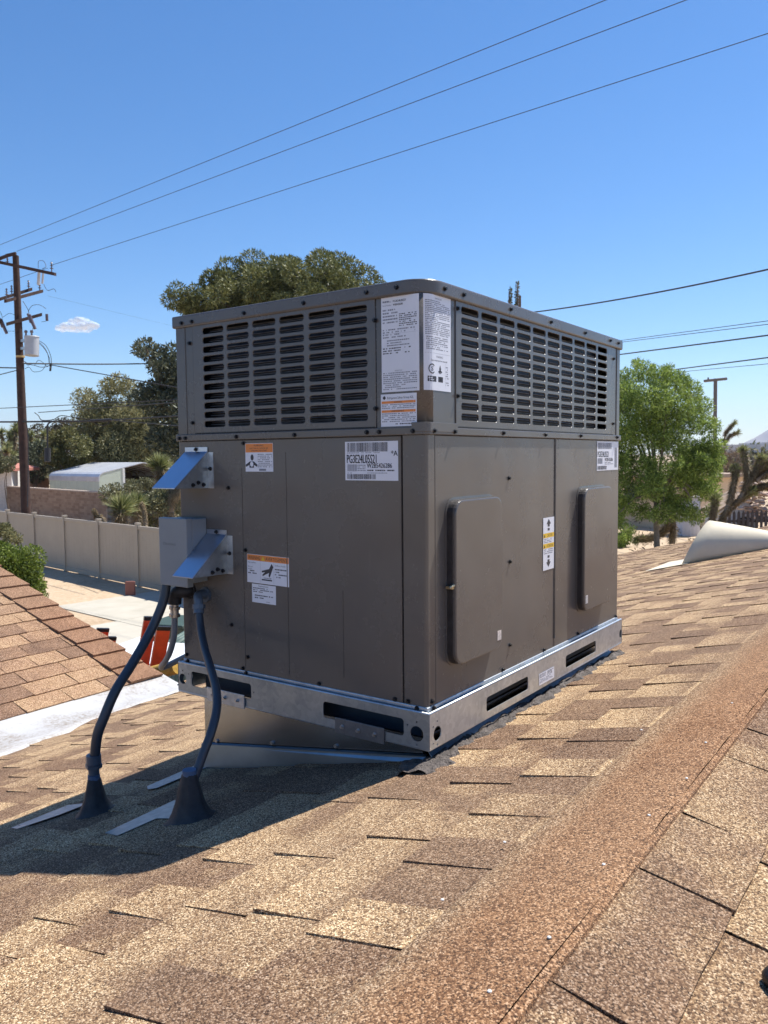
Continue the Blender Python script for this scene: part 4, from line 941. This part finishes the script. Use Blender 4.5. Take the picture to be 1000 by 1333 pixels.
# ---------------------------------------------------------------- vinyl fence
VIN = simple('tan_vinyl', (.36, .31, .245), .5, var=.05, scale=2)
f0 = foot(177, 23.6); f1 = foot(42, 28.8); dv = (f1-f0)/3; fence = thing('vinyl_fence', f0, 'tan solid panel vinyl fence beyond the concrete patio', 'fence')
d_ = dv.normalized(); nrm = Vector((-d_.y, d_.x, 0))
for i in range(-3, 7):
    a = f0+dv*i
    M_ = Matrix((d_, nrm, Vector((0, 0, 1)))).transposed().to_4x4(); M_.translation = a
    b = MB().box((-.065, -.065, 0), (.065, .065, 1.86), M_).box((-.075, -.075, 1.86), (.075, .075, 1.885), M_); b.prism([M_@Vector(v) for v in ((-.07, -.07, 1.885), (.07, -.07, 1.885), (.07, .07, 1.885), (-.07, .07, 1.885))], (0, 0, .03)); b.build('post', VIN, fence, bevel=.006)
    if i < 6:
        w_ = dv.length; MB().box((.066, -.045, 1.72), (w_-.066, .045, 1.82), M_).build('rail', VIN, fence, bevel=.005); MB().box((.066, -.045, .04), (w_-.066, .045, .18), M_).build('rail', VIN, fence, bevel=.005)
        for j in range(11):
            x = .07+(w_-.14)*j/11; MB().box((x, -.018, .1805), (x+(w_-.14)/11-.004, .018, 1.7195), M_).build('picket_board', VIN, fence)
# red board leaning on the fence
rp = ground(170, 776); tag(MB().box((-.14, -.03, 0), (.14, .03, .42), Matrix.Translation(rp)@Matrix.Rotation(.7, 4, 'Z')).build('paver_board', simple('red_paver', (.25, .10, .075), .85), loc=rp, bevel=.06), 'dark red stone paver leaning against the fence foot', 'paver')

# block wall
k = NT('block_wall'); ri = k.n('ShaderNodeNewGeometry').outputs['Random Per Island']; k.col(k.ramp(ri, [(0, (.23, .145, .098)), (1, (.34, .235, .165))])); k.set(.9); BLK = k.m
bw = thing('block_wall', foot(140, 41), 'brown slump block wall behind the vinyl fence', 'wall')
def blockrun(u0, t0, u1, t1):
    a = foot(u0, t0); b_ = foot(u1, t1); d = (b_-a); n = int(d.length/.4); d.normalize(); nn_ = Vector((-d.y, d.x, 0)); M_ = Matrix((d, nn_, Vector((0, 0, 1)))).transposed().to_4x4(); M_.translation = a; b = MB()
    for r_ in range(13):
        for i in range(n):
            x = i*.4+(.2 if r_ % 2 else 0); b.box((x, -.1+R.uniform(-.006, .006), r_*.155), (x+.39, .1, r_*.155+.146), M_)
    o = b.build('block_courses', BLK, bw); o['kind'] = 'stuff'
    MB().box((0, -.085, 0), (n*.4, .085, 2.005), M_).build('mortar', simple('mortar', (.30, .24, .19), .9), bw)
    MB().box((-.05, -.12, 2.017), (n*.4+.2, .12, 2.085), M_).build('cap_course', simple('wall_cap', (.46, .37, .30), .9), bw)
blockrun(140, 41.4, -60, 62); blockrun(141, 41.6, 260, 44.5)
# brown wood fence
WOOD = simple('brown_fence_wood', (.20, .105, .055), .85, var=.3, scale=3)
wf = thing('board_fence', foot(35, 66), 'brown wooden board fence behind the block wall', 'fence')
a = foot(-30, 68); b_ = foot(64, 62); d = b_-a; n = int(d.length/.15); d.normalize(); nn_ = Vector((-d.y, d.x, 0)); M_ = Matrix((d, nn_, Vector((0, 0, 1)))).transposed().to_4x4(); M_.translation = a
for i in range(n): MB().box((i*.15, -.01, 0), (i*.15+.143, .012, 2.35+R.uniform(-.01, .01)), M_).build('board', WOOD, wf)
MB().box((0, .014, 1.9), (n*.15, .06, 2.0), M_).build('rail', WOOD, wf); MB().box((0, .014, .4), (n*.15, .06, .5), M_).build('rail', WOOD, wf)
# carport
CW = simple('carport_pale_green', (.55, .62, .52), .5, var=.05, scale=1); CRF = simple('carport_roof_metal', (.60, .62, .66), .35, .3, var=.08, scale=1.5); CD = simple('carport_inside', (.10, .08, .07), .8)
K = 1.1; Cc = foot(128, 46*K); Lc = foot(63, 50*K); dl = (Lc-Cc).normalized(); dg = Vector((-dl.y, dl.x, 0))
if dg.dot(fw) < 0: dg = -dg
LL = (Lc-Cc).length; WW = 6.4; EH = zc(612, 46*K)-GZ
M_ = Matrix((dl, dg, Vector((0, 0, 1)))).transposed().to_4x4(); M_.translation = Cc
cp = thing('metal_carport', Cc, 'pale metal carport with rounded eaves behind the block wall', 'carport')
prof2 = [(0, EH-.55), (0, EH-.26), (.10, EH-.10), (.32, EH+.02), (WW/2, EH+.62), (WW-.32, EH+.02), (WW-.10, EH-.10), (WW, EH-.26), (WW, EH-.55)]
nseg = 14
for i in range(nseg):
    b = MB(); x0 = LL*i/nseg+.0; x1 = LL*(i+1)/nseg-.012
    inn = [(y+(.05 if y < WW/2 else -.05), z-.05) for y, z in prof2]; inn[4] = (WW/2, prof2[4][1]-.05)
    for j in range(len(prof2)-1):
        a_, c_ = prof2[j], prof2[j+1]; ia, ic = inn[j], inn[j+1]
        P8 = [M_@Vector((x, y, z)) for x in (x0, x1) for y, z in (a_, c_, ic, ia)]
        b.add(P8, [(0, 1, 2, 3), (7, 6, 5, 4), (0, 4, 5, 1), (1, 5, 6, 2), (2, 6, 7, 3), (3, 7, 4, 0)])
    b.build('roof_panel', CRF, cp)
b = MB(); n = 26
for i in range(n): b.box((LL*i/n, .02+.012*(i % 2), .0), (LL*(i+1)/n, .06, EH-.54), M_)
b.build('side_wall', CW, cp)
MB().box((.02, .07, 0), (.06, WW*.42*.62, EH-.2), M_).prism([M_@Vector(v) for v in ((.02, .07, EH-.2), (.02, WW*.26, EH-.2), (.02, WW*.26, EH+.22), (.02, .32, EH-.03))], dl*.04).build('end_wall', CW, cp)
MB().box((-.01, WW*.26, 0), (.08, WW*.26+.16, EH+.25), M_).box((-.01, WW-.1, 0), (.08, WW, EH-.2), M_).build('post', simple('white_metal_trim', (.74, .76, .74), .4), cp)
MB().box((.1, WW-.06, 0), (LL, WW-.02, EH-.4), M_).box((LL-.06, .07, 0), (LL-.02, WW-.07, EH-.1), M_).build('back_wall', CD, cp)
b = MB()
for i in range(6):
    x = .3+i*LL/6; P5 = [M_@Vector((x, y*.96+.13, z-.12)) for y, z in prof2[1:8]]; b.tube(P5, .035, 5)
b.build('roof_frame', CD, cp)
# red roofed white house at left
hs = thing('white_house', foot(-25, 50), 'white neighbour house with a red roof edge at the left', 'house'); hp = foot(-30, 52)
MB().box((-6, -2.5, 0), (2.0, 2.5, 3.2), Matrix.Translation(hp)@Matrix.Rotation(-.62, 4, 'Z')).build('wall', simple('white_stucco', (.68, .66, .63), .9), hs)
Mh = Matrix.Translation(hp)@Matrix.Rotation(.6194, 4, 'Z'); RD = simple('red_roof', (.42, .16, .12), .8)
b = MB().prism([Mh@Vector(v) for v in ((-5, -3, 4.95), (3.15, -3, 3.25), (3.15, -3, 3.05), (-5, -3, 4.75))], Mh.to_3x3()@Vector((0, 6, 0))); b.build('roof', RD, hs)
hs.location = hp
# ---------------------------------------------------------------- right hand background
BE = simple('beige_stucco', (.66, .50, .33), .9, var=.05)
bh = thing('beige_building', foot(835, 42), 'sunlit beige stucco building behind the Joshua trees', 'building')
a = foot(795, 44); b_ = foot(893, 40); d = (b_-a); ln_ = d.length; d.normalize(); nn_ = Vector((-d.y, d.x, 0)); nn_ = nn_ if nn_.dot(fw) > 0 else -nn_; M_ = Matrix((d, nn_, Vector((0, 0, 1)))).transposed().to_4x4(); M_.translation = a
b = MB().box((0, 0, 0), (ln_, 5, 2.55), M_); b.build('wall', BE, bh)
b = MB()
for i in range(int(ln_/.25)): b.box((i*.25, -.02, .3), (i*.25+.22, -.002, .95), M_)
b.build('lower_siding', BE, bh)
MB().box((-.3, -.35, 2.56), (ln_+.3, 5.3, 2.75), M_).build('roof', simple('roof_edge_tan', (.36, .27, .20), .9), bh)
MB().box((1.0, -.03, 1.35), (2.0, -.001, 2.1), M_).build('window', simple('dark_window', (.05, .06, .07), .1), bh)
WS = simple('white_shed_paint', (.60, .60, .64), .7, var=.05)
a = foot(890, 37); M_ = Matrix.Translation(a)@Matrix.Rotation(.55, 4, 'Z'); sd = thing('shed', a, 'small white plank shed with a plain door near the beige building', 'shed')
for i in range(5): MB().box((i*.16, 0, 0), (i*.16+.152, .04, 1.75), M_).build('plank', WS, sd)
MB().box((0, .05, 0), (.8, 1.4, 1.7), M_).build('wall', WS, sd); MB().box((-.08, -.1, 1.76), (.9, 1.5, 1.82), M_).build('roof', simple('shed_roof', (.35, .33, .32), .8), sd)
MB().box((.68, -.05, .85), (.74, -.005, .95), M_).build('door_handle', BLACKM, sd)
a = foot(968, 34); M_ = Matrix.Translation(a)@Matrix.Rotation(.50, 4, 'Z'); dh = thing('doghouse', a, 'white gabled outbuilding behind the dark picket fence', 'outbuilding')
gw = 1.35; b = MB().prism([M_@Vector(v) for v in ((-gw/2-.25, 0, 0), (gw/2-.1, 0, 0), (gw/2-.1, 0, 1.25), (.05, 0, 2.0), (-gw/2-.25, 0, 1.35))], M_.to_3x3()@Vector((0, 2.2, 0))); b.build('wall', simple('white_gable', (.64, .66, .72), .8, var=.05), dh)
b = MB().prism([M_@Vector(v) for v in ((.05, -.12, 2.02), (gw/2+.10, -.12, 1.20), (gw/2+.10, -.12, 1.28), (.05, -.12, 2.12))], M_.to_3x3()@Vector((0, 2.4, 0))).prism([M_@Vector(v) for v in ((.05, -.12, 2.02), (.05, -.12, 2.12), (-gw/2-.4, -.12, 1.36), (-gw/2-.4, -.12, 1.26))], M_.to_3x3()@Vector((0, 2.4, 0))); b.build('roof', simple('tan_shingle_far', (.34, .25, .18), .9), dh)
a = foot(944, 29); b_ = foot(1015, 29.5); d = b_-a; ln_ = d.length; d.normalize(); nn_ = Vector((-d.y, d.x, 0)); M_ = Matrix((d, nn_, Vector((0, 0, 1)))).transposed().to_4x4(); M_.translation = a
pf = thing('picket_fence', a, 'dark picket fence standing before the white outbuilding', 'fence'); PKM = simple('dark_picket', (.045, .035, .035), .8)
for i in range(int(ln_/.19)): MB().prism([M_@Vector(v) for v in ((i*.19, 0, .5), (i*.19+.10, 0, .5), (i*.19+.10, 0, 1.62), (i*.19+.05, 0, 1.72), (i*.19, 0, 1.62))], M_.to_3x3()@Vector((0, .025, 0))).build('picket', PKM, pf)
MB().box((0, .03, 1.30), (ln_, .07, 1.38), M_).build('rail', PKM, pf); MB().box((0, .03, .7), (ln_, .07, .78), M_).build('rail', PKM, pf)
b = MB(); r_ = random.Random(4); c_ = foot(1000, 33)
for i in range(220):
    s = r_.uniform(.08, .2); P = c_+Vector((r_.uniform(-.9, 1.1), r_.uniform(-.7, .7), r_.uniform(1.1, 2.6))); b.ball(P, (s, s*.8, s*.35), nu=6, nv=4, M=Matrix.Rotation(r_.uniform(-.5, .5), 3, 'X')@Matrix.Rotation(r_.uniform(0, 3), 3, 'Z'))
k = NT('flagstone'); ri = k.n('ShaderNodeNewGeometry').outputs['Random Per Island']; k.col(k.ramp(ri, [(0, (.34, .22, .17)), (1, (.62, .50, .42))])); k.set(.9)
st = thing('stone_stack', c_, 'pile of pinkish flagstones stacked on a dark rack at the right edge', 'stones'); o = b.build('stones', k.m, st); o['kind'] = 'stuff'
M_ = Matrix.Translation(c_); MB().box((-1.0, -.7, .0), (-.85, .7, 1.1), M_).box((.9, -.7, 0), (1.1, .7, 1.1), M_).box((-1.0, -.75, 1.0), (1.15, .75, 1.1), M_).box((-1.0, -.75, .5), (1.15, .75, .56), M_).build('rack', PKM, st)
a = foot(945, 120); M_ = Matrix.Translation(a)@Matrix.Rotation(.6194, 4, 'Z'); lb = thing('long_building', a, 'low long building with a white flat roof far at the right', 'building')
MB().box((-.5, 0, 0), (20, 8, 3.9), M_).build('wall', simple('grey_brown_wall', (.30, .24, .21), .9), lb); MB().box((-1, -.6, 3.91), (4.9, 8, 5.1), M_).box((5.4, -.6, 3.91), (20, 8, 5.4), M_).build('roof', simple('white_roof_far', (.62, .60, .60), .7), lb)
for x in (2, 8, 12): MB().box((x, -.05, 1.4), (x+1.4, -.002, 2.6), M_).build('window', simple('far_window', (.06, .07, .09), .2), lb)

# ---------------------------------------------------------------- utility pole and wires
PW = simple('creosote_pole', (.050, .026, .020), .85, var=.45, scale=5, bump=.4); CER = simple('insulator_brown', (.12, .09, .10), .3); TRG = simple('transformer_grey', (.42, .44, .47), .45, var=.05); CAB = simple('cable_black', (.022, .022, .026), .6)
T0 = 32
pole = thing('utility_pole', foot(31, T0), 'tall brown wooden utility pole with crossarms and transformer at the left', 'utility pole')
pb = foot(31.5, T0); pt = at(20.5, 333, T0)
MB().tube([pb, pb*.5+pt*.5, pt], [.20, .165, .12], 14).build('shaft', PW, pole)
def arm(u0, v0, t0, u1, v1, t1, w_=.055, mat=PW, name='crossarm'):
    a, b_ = at(u0, v0, t0), at(u1, v1, t1); d = (b_-a).normalized(); s = d.cross(Vector((0, 0, 1))).normalized()*w_; z = Vector((0, 0, w_*1.1))
    o = MB().prism([a-s-z, a+s-z, a+s+z, a-s+z], b_-a).build(name, mat, pole); return o
arm(-30, 335, T0+.6, 72, 357, T0-1.0); arm(-20, 345, T0-.3, 9, 333, T0-.3, .05); arm(8, 333, T0-.3, 21, 330, T0-.3, .05); arm(-30, 399, T0-1, 41, 376.5, T0+1.2); arm(7, 392, T0-.6, 55, 379, T0+1.4); arm(9, 422, T0-.4, 54, 409.5, T0+.6, .06); arm(-8, 420, T0-.5, 3, 418.5, T0-.4, .06)
def insul(u, v, t, h=.30, name='insulator'):
    a = at(u, v, t); b = MB().tube([a, a+Vector((0, 0, h))], .02, 6)
    for j in range(3): b.tube([a+Vector((0, 0, h*(.35+.25*j))), a+Vector((0, 0, h*(.35+.25*j)+.03))], [.075-.012*j, .03], 10)
    b.build(name, CER, pole)
for u, v, t in ((67.5, 354, T0-1), (10, 345, T0), (37.5, 377, T0+1), (52, 379, T0+1.3), (9, 388, T0-.4), (15.5, 384, T0)): insul(u, v, t, .38)
a = at(50, 371, T0); MB().tube([a, a+Vector((.1, 0, .55))], .06, 8).tube([a+Vector((.12, .1, .05)), a+Vector((.22, .1, .5))], .04, 8).build('cutout_switch', simple('porcelain_grey', (.5, .5, .52), .3), pole)
for (u, v) in ((38, 410), (1, 416)):
    a = at(u, v, T0-.2); MB().tube([a, a+Vector((.22, .1, -.55))], [.07, .06], 8).tube([a+Vector((-.08, 0, .05)), a+Vector((.1, 0, -.3))], .05, 8).build('cutout_switch', CER, pole)
a = at(61, 409, T0); MB().tube([a, a-Vector((0, 0, .26))], .055, 8).build('lightning_arrester', CER, pole)
tt = at(41.5, 439, T0-.3); tb_ = at(41.5, 463, T0-.3)
tr = MB().tube([tb_, tb_*.3+tt*.7, tt], .27, 20).tube([tt, tt+Vector((0, 0, .04))], [.29, .27], 20).build('transformer', TRG, pole)
for du in (-6, 1.5): a = at(40+du, 438, T0-.3); MB().tube([a, a+Vector((0, 0, .14)), a+Vector((0, 0, .16)), a+Vector((0, 0, .24))], [.035, .035, .07, .05], 8).build('bushing', CER, tr)
for v in (443, 453): MB().box((-.35, -.05, -.05), (.05, .05, .05), Matrix.Translation(at(34, v, T0-.2))).build('bracket', ZINC, tr)
a = at(26.6, 463, T0); MB().tube([a, a-Vector((0, 0, .07))], .172, 14).build('band', simple('tan_band', (.5, .36, .16), .6), pole)
b = MB()
def squig(pts, t, r_=.012): b.tube(smooth([at(u, v, t+R.uniform(-.2, .2)) for u, v in pts], 6), r_, 5)
squig([(50, 349), (50.5, 340), (57, 340), (60, 347), (55, 350)], T0-.8, .010)
squig([(57, 370), (62, 378), (70, 376), (73, 380)], T0-.6, .010)
squig([(30, 392), (36, 402), (38, 408)], T0); squig([(37, 405), (42, 398), (52, 397), (60, 402)], T0, .010); squig([(61, 411), (62, 417), (54, 419)], T0, .008)
squig([(0, 405), (3, 412), (2, 417)], T0, .010); squig([(4, 413), (12, 408), (19, 410)], T0, .008); squig([(7, 431), (20, 431)], T0, .008); squig([(44, 422), (42, 432), (40, 438)], T0, .010)
squig([(50, 443), (60, 450), (66, 463), (67, 473), (66, 480)], T0, .012); squig([(50, 446), (58, 454), (64, 465), (65, 474)], T0, .012); squig([(49, 444), (56, 450), (62, 460), (64, 474)], T0, .010)
squig([(31, 470), (38, 474), (46, 476), (54, 478), (62, 477), (66, 474)], T0, .012); squig([(45, 476), (50, 469), (56, 472), (60, 476), (66, 476)], T0, .010); squig([(33, 480), (38, 478), (44, 484), (55, 482), (60, 474)], T0, .010); squig([(33, 471), (36, 475), (42, 473)], T0, .016)
squig([(32, 545), (36, 560), (37, 600), (36, 660)], T0-.25, .02)
b.build('jumper_wires', CAB, pole)
a = at(66.5, 473, T0); MB().tube([a, at(65.5, 483, T0)], .04, 8).build('splice', CAB, pole)

def wire(p, r_, label, n=24, sag=0, group='overhead wires'):
    # p: (u, v, t) at the ends; a straight span in space with a little sag
    a, b_ = at(*p[0]), at(*p[1]); pts = [a.lerp(b_, i/n)-Vector((0, 0, sag*4*(i/n)*(1-i/n))) for i in range(n+1)]
    o = MB().tube(pts, r_, 6).build('overhead_wire', CAB); return tag(o, label, 'wire', group)
wire([(-60, 343, T0+3), (880, -37, 15)], .0085, 'uppermost thin wire crossing the sky')
wire([(22, 327, T0), (960, -25, 15)], .0085, 'second thin wire from the pole top across the sky')
wire([(-40, 384, T0+3), (62, 349, T0-1)], .0085, 'thin wire reaching the near arm tip from the left')
wire([(68, 345, T0-1), (1060, 24, 15)], .0085, 'lowest of the three long sky wires, from the arm tip')
wire([(62, 385, T0+.2), (240, 428, 60)], .0035, 'very faint wire leaving the lower arm to the right')
wire([(690, 407, 26), (1060, 337, 17)], .020, 'thick twisted service cable right above the unit', sag=.10)
wire([(780, 447, 45), (1050, 411, 30)], .014, 'upper thin wire of the close pair right of the unit')
wire([(780, 449, 45), (1050, 416, 30)], .014, 'lower thin wire of the close pair right of the unit')
wire([(780, 465, 42), (1050, 430, 27)], .028, 'heavy cable meeting the lid corner at the right')
wire([(860, 483.5, 50), (1050, 459, 32)], .030, 'thick cable just above the green tree')
wire([(870, 485.5, 52), (1050, 469, 34)], .014, 'thin wire under the thick cable above the green tree')
wire([(30, 473, T0), (240, 472, 40)], .030, 'twisted cable level with the transformer splice', sag=.05)
wire([(-40, 478, T0+2), (26, 479, T0)], .025, 'short cable leaving the frame left of the pole')
wire([(-40, 498, T0+2), (26, 481, T0)], .018, 'sloping cable leaving the frame left of the pole')
wire([(66, 475, T0), (240, 506, 27)], .018, 'drooping cable running down toward the conifer')
wire([(-20, 532.5, T0+1), (240, 520, 26)], .014, 'thin cable passing in front of the olive tree')
wire([(50, 537, T0), (240, 523, 24)], .014, 'thin cable below the first one in front of the olive tree')
wire([(-20, 549.5, T0+1), (142, 548, 30)], .034, 'black bundle cable carrying the hanging canister')
wire([(142, 547, 30), (240, 541, 26)], .022, 'black cable going on past the coiled splice')
wire([(145, 547, 30), (240, 555, 24)], .014, 'pale thin cable dropping past the coiled splice')
b = MB()
b.tube(smooth([at(u, v, 30) for u, v in ((45, 537), (50, 541), (55, 547), (70, 546), (80, 541), (100, 544), (120, 546))], 6), .016, 5).tube(smooth([at(u, v, 30) for u, v in ((120, 547), (128, 553), (138, 553), (145, 546))], 6), .02, 5).tube([at(118, 548, 30), at(145, 546.5, 30)], .06, 8)
tag(b.build('cable_splice', CAB), 'coiled black cable splice hanging in front of the olive tree', 'cable')
b = thing('hanging_canister', at(62, 592, 30), 'black canister hanging on a bent tube from the bundle cable', 'canister')
MB().tube([at(62, 583, 30), at(62, 601, 30)], .115, 16).build('canister', CAB, b)
MB().tube(smooth([at(72, 548, 30), at(65, 550, 30), at(62, 556, 30), at(62, 583, 30)], 5), .03, 8).build('hanger', CAB, b)
# far pole right
fp_ = thing('utility_pole', foot(931, 75), 'small distant utility pole with a single crossarm behind the green tree', 'utility pole')
MB().tube([foot(931, 75), at(931.5, 493, 75)], .17, 8).build('shaft', simple('weathered_pole', (.16, .14, .13), .9), fp_)
MB().tube([at(917, 496, 76), at(946, 493, 74)], .13, 6).build('crossarm', simple('weathered_arm', (.16, .14, .13), .9), fp_)
for u in (922, 944): MB().tube([at(u, 495, 75), at(u, 491.5, 75)], .08, 6).build('insulator', CER, fp_)

# ---------------------------------------------------------------- ladders, bin, canopy beyond the eave
ORM = simple('orange_fibreglass', (.80, .075, .018), .45, var=.1, scale=20)
def ladder(pairs, t0, lean, label, L_=3.0):
    r0 = at(*pairs[0]); t = thing('ladder', (r0.x, r0.y, GZ), label, 'ladder', 'orange ladders leaning on the far eave')
    down = (Vector((-.55, .35, -3.0))-r2*.50).normalized(); tops = []
    for (u, v, tt_) in pairs:
        a = at(u, v, tt_); b_ = a+down*L_; tops.append((a, b_))
    sd = (tops[1][0]-tops[0][0]); sd.z = 0; ln_ = sd.length; sd.normalize(); dp = down.cross(sd).normalized()
    for a, b_ in tops:
        M_ = Matrix((sd, dp, -down)).transposed().to_4x4(); M_.translation = b_
        MB().box((-.012, -.046, 0), (.012, .046, L_), M_).box((-.026, -.046, 0), (-.0125, -.040, L_), M_).box((-.026, .040, 0), (-.0125, .046, L_), M_).build('side_rail', ORM, t)
        MB().box((-.027, -.049, L_-.012), (.015, .049, L_+.022), M_).build('end_cap', BLACKM, t, bevel=.006)
    for i in range(int(L_/.30)):
        z = .22+i*.3; M_ = Matrix((sd, dp, -down)).transposed().to_4x4(); M_.translation = tops[0][1]; MB().tube([M_@Vector((.0, 0, z)), M_@Vector((ln_, 0, z))], .016, 8).build('rung', ZINC, t)
    return t
ladder([(196, 806, 6.1), (213, 819, 5.7)], 6, 0, 'tall orange ladder standing behind the thick conduit')
ladder([(134, 821, 6.5), (143, 832, 6.15)], 6, 0, 'short orange ladder tip poking above the rake caps')
b = thing('green_bin', foot(232, 14), 'dark green bin behind the left end of the unit', 'bin'); bp = foot(226, 13.5)
GRN = simple('green_plastic', (.045, .075, .058), .5)
M_ = Matrix.Translation(bp+Vector((0, 0, .0)))@Matrix.Rotation(.3, 4, 'Z'); P = [M_@Vector(v) for v in ((-.25, -.28, 0), (.25, -.28, 0), (.25, .28, 0), (-.25, .28, 0), (-.33, -.36, 1.0), (.33, -.36, 1.0), (.33, .36, 1.0), (-.33, .36, 1.0))]
b.location = bp; MB().add(P, [(3, 2, 1, 0), (4, 5, 6, 7), (0, 1, 5, 4), (1, 2, 6, 5), (2, 3, 7, 6), (3, 0, 4, 7)]).build('bin_body', GRN, b, bevel=.02)
MB().box((-.36, -.42, 1.002), (.36, .40, 1.06), M_).build('lid', GRN, b, bevel=.02)
tg = thing('tarp_heap', foot(250, 12.6), 'ribbed green tarp bundle next to the green bin', 'tarp'); bb = MB(); tp = foot(247, 12.2)+Vector((0, 0, .55)); tg.location = tp
for i in range(9): bb.tube([tp+Vector((-.45+.1*i, -.3, -.55)), tp+Vector((-.45+.1*i, -.2, .35+.02*(i % 3))), tp+Vector((-.45+.1*i, .3, .5)), tp+Vector((-.45+.1*i, .4, -.5))], .06, 8)
bb.build('tarp_fold', simple('green_tarp', (.10, .15, .125), .6), tg)
aw = thing('patio_canopy', at(170, 845, 8), 'white ribbed metal canopy sheet beyond the rake edge', 'canopy'); AWM = simple('white_canopy_metal', (.72, .73, .74), .4, var=.04)
a = at(150, 853, 8.3); e1 = (at(200, 838, 9.0)-a).normalized(); e1.z *= .3; e1.normalize(); e2 = Vector((0, 0, 1)).cross(e1).normalized(); e2 = -e2 if e2.dot(fw) > 0 else e2
M_ = Matrix((e1, e2, e1.cross(e2))).transposed().to_4x4(); M_.translation = a
for j in range(5): MB().box((-.3, j*.16, -.02), (.62, j*.16+.15, 0), M_).build('rib_panel', AWM, aw)
MB().box((-.3, -.03, -.09), (.62, -.001, .02), M_).build('fascia', AWM, aw); MB().box((-.25, .3, GZ-a.z+.02), (-.17, .38, -.09), Matrix.Translation(a)).build('post', AWM, aw)
yb = thing('yellow_tube', at(214, 873, 5.6), 'yellow padded tube lying under the looping grey conduit', 'tube')
MB().tube([at(199, 876, 5.55), at(232, 868, 5.4)], .048, 14).build('tube', simple('yellow_wrap', (.50, .30, .05), .55, var=.35, scale=30), yb)

# ---------------------------------------------------------------- cloud and haze
k = NT('cloud_vapour'); k.col((.95, .97, 1.0)); k.set(1.0, 0, 0)
lw = k.n('ShaderNodeLayerWeight'); lw.inputs[0].default_value = .35; tb2 = k.n('ShaderNodeBsdfTransparent'); mx = k.n('ShaderNodeMixShader')
nz = k.noise(k.objc(), .02, 5, .6); k.l(k.math('MULTIPLY', k.math('POWER', lw.outputs['Facing'], .45), k.maprange(nz, .3, .7, .85, 1.3)), mx.inputs[0]); k.l(k.b.outputs[0], mx.inputs[1]); k.l(tb2.outputs[0], mx.inputs[2]); k.l(mx.outputs[0], k.out.inputs[0])
b = MB(); r_ = random.Random(8)
for u, v, s_ in ((80, 427, 20), (88, 425, 26), (98, 426, 30), (108, 426, 30), (118, 424, 24), (96, 419, 20), (104, 418, 24), (111, 420, 22), (124, 424, 14), (76, 428, 12)):
    c_ = at(u, v, 3600)+Vector((0, 0, 0)); b.ball(c_, (s_*1.5, s_*1.5, s_*.85), nu=20, nv=12)
me_o = b.build('cloud', k.m, loc=at(100, 424, 3600)); tag(me_o, 'single small white cloud beside the utility pole', 'cloud')
rm = me_o.modifiers.new('r', 'REMESH'); rm.mode = 'VOXEL'; rm.voxel_size = 4; rm.use_smooth_shade = True
tx = bpy.data.textures.new('puff', 'CLOUDS'); tx.noise_scale = 34; tx.noise_depth = 4; dm = me_o.modifiers.new('d', 'DISPLACE'); dm.texture = tx; dm.strength = 13; dm.mid_level = .5
k = NT('haze_air'); k.t.nodes.remove(k.b); pv = k.n('ShaderNodeVolumePrincipled'); pv.inputs['Color'].default_value = (.72, .82, 1, 1); pv.inputs['Density'].default_value = .00009; pv.inputs['Anisotropy'].default_value = .2
k.l(pv.outputs[0], k.out.inputs['Volume'])
hz = MB().box((-9600, -9600, GZ-1), (9600, 9600, 470)).build('haze', k.m); tag(hz, 'thin desert haze', kind='stuff')
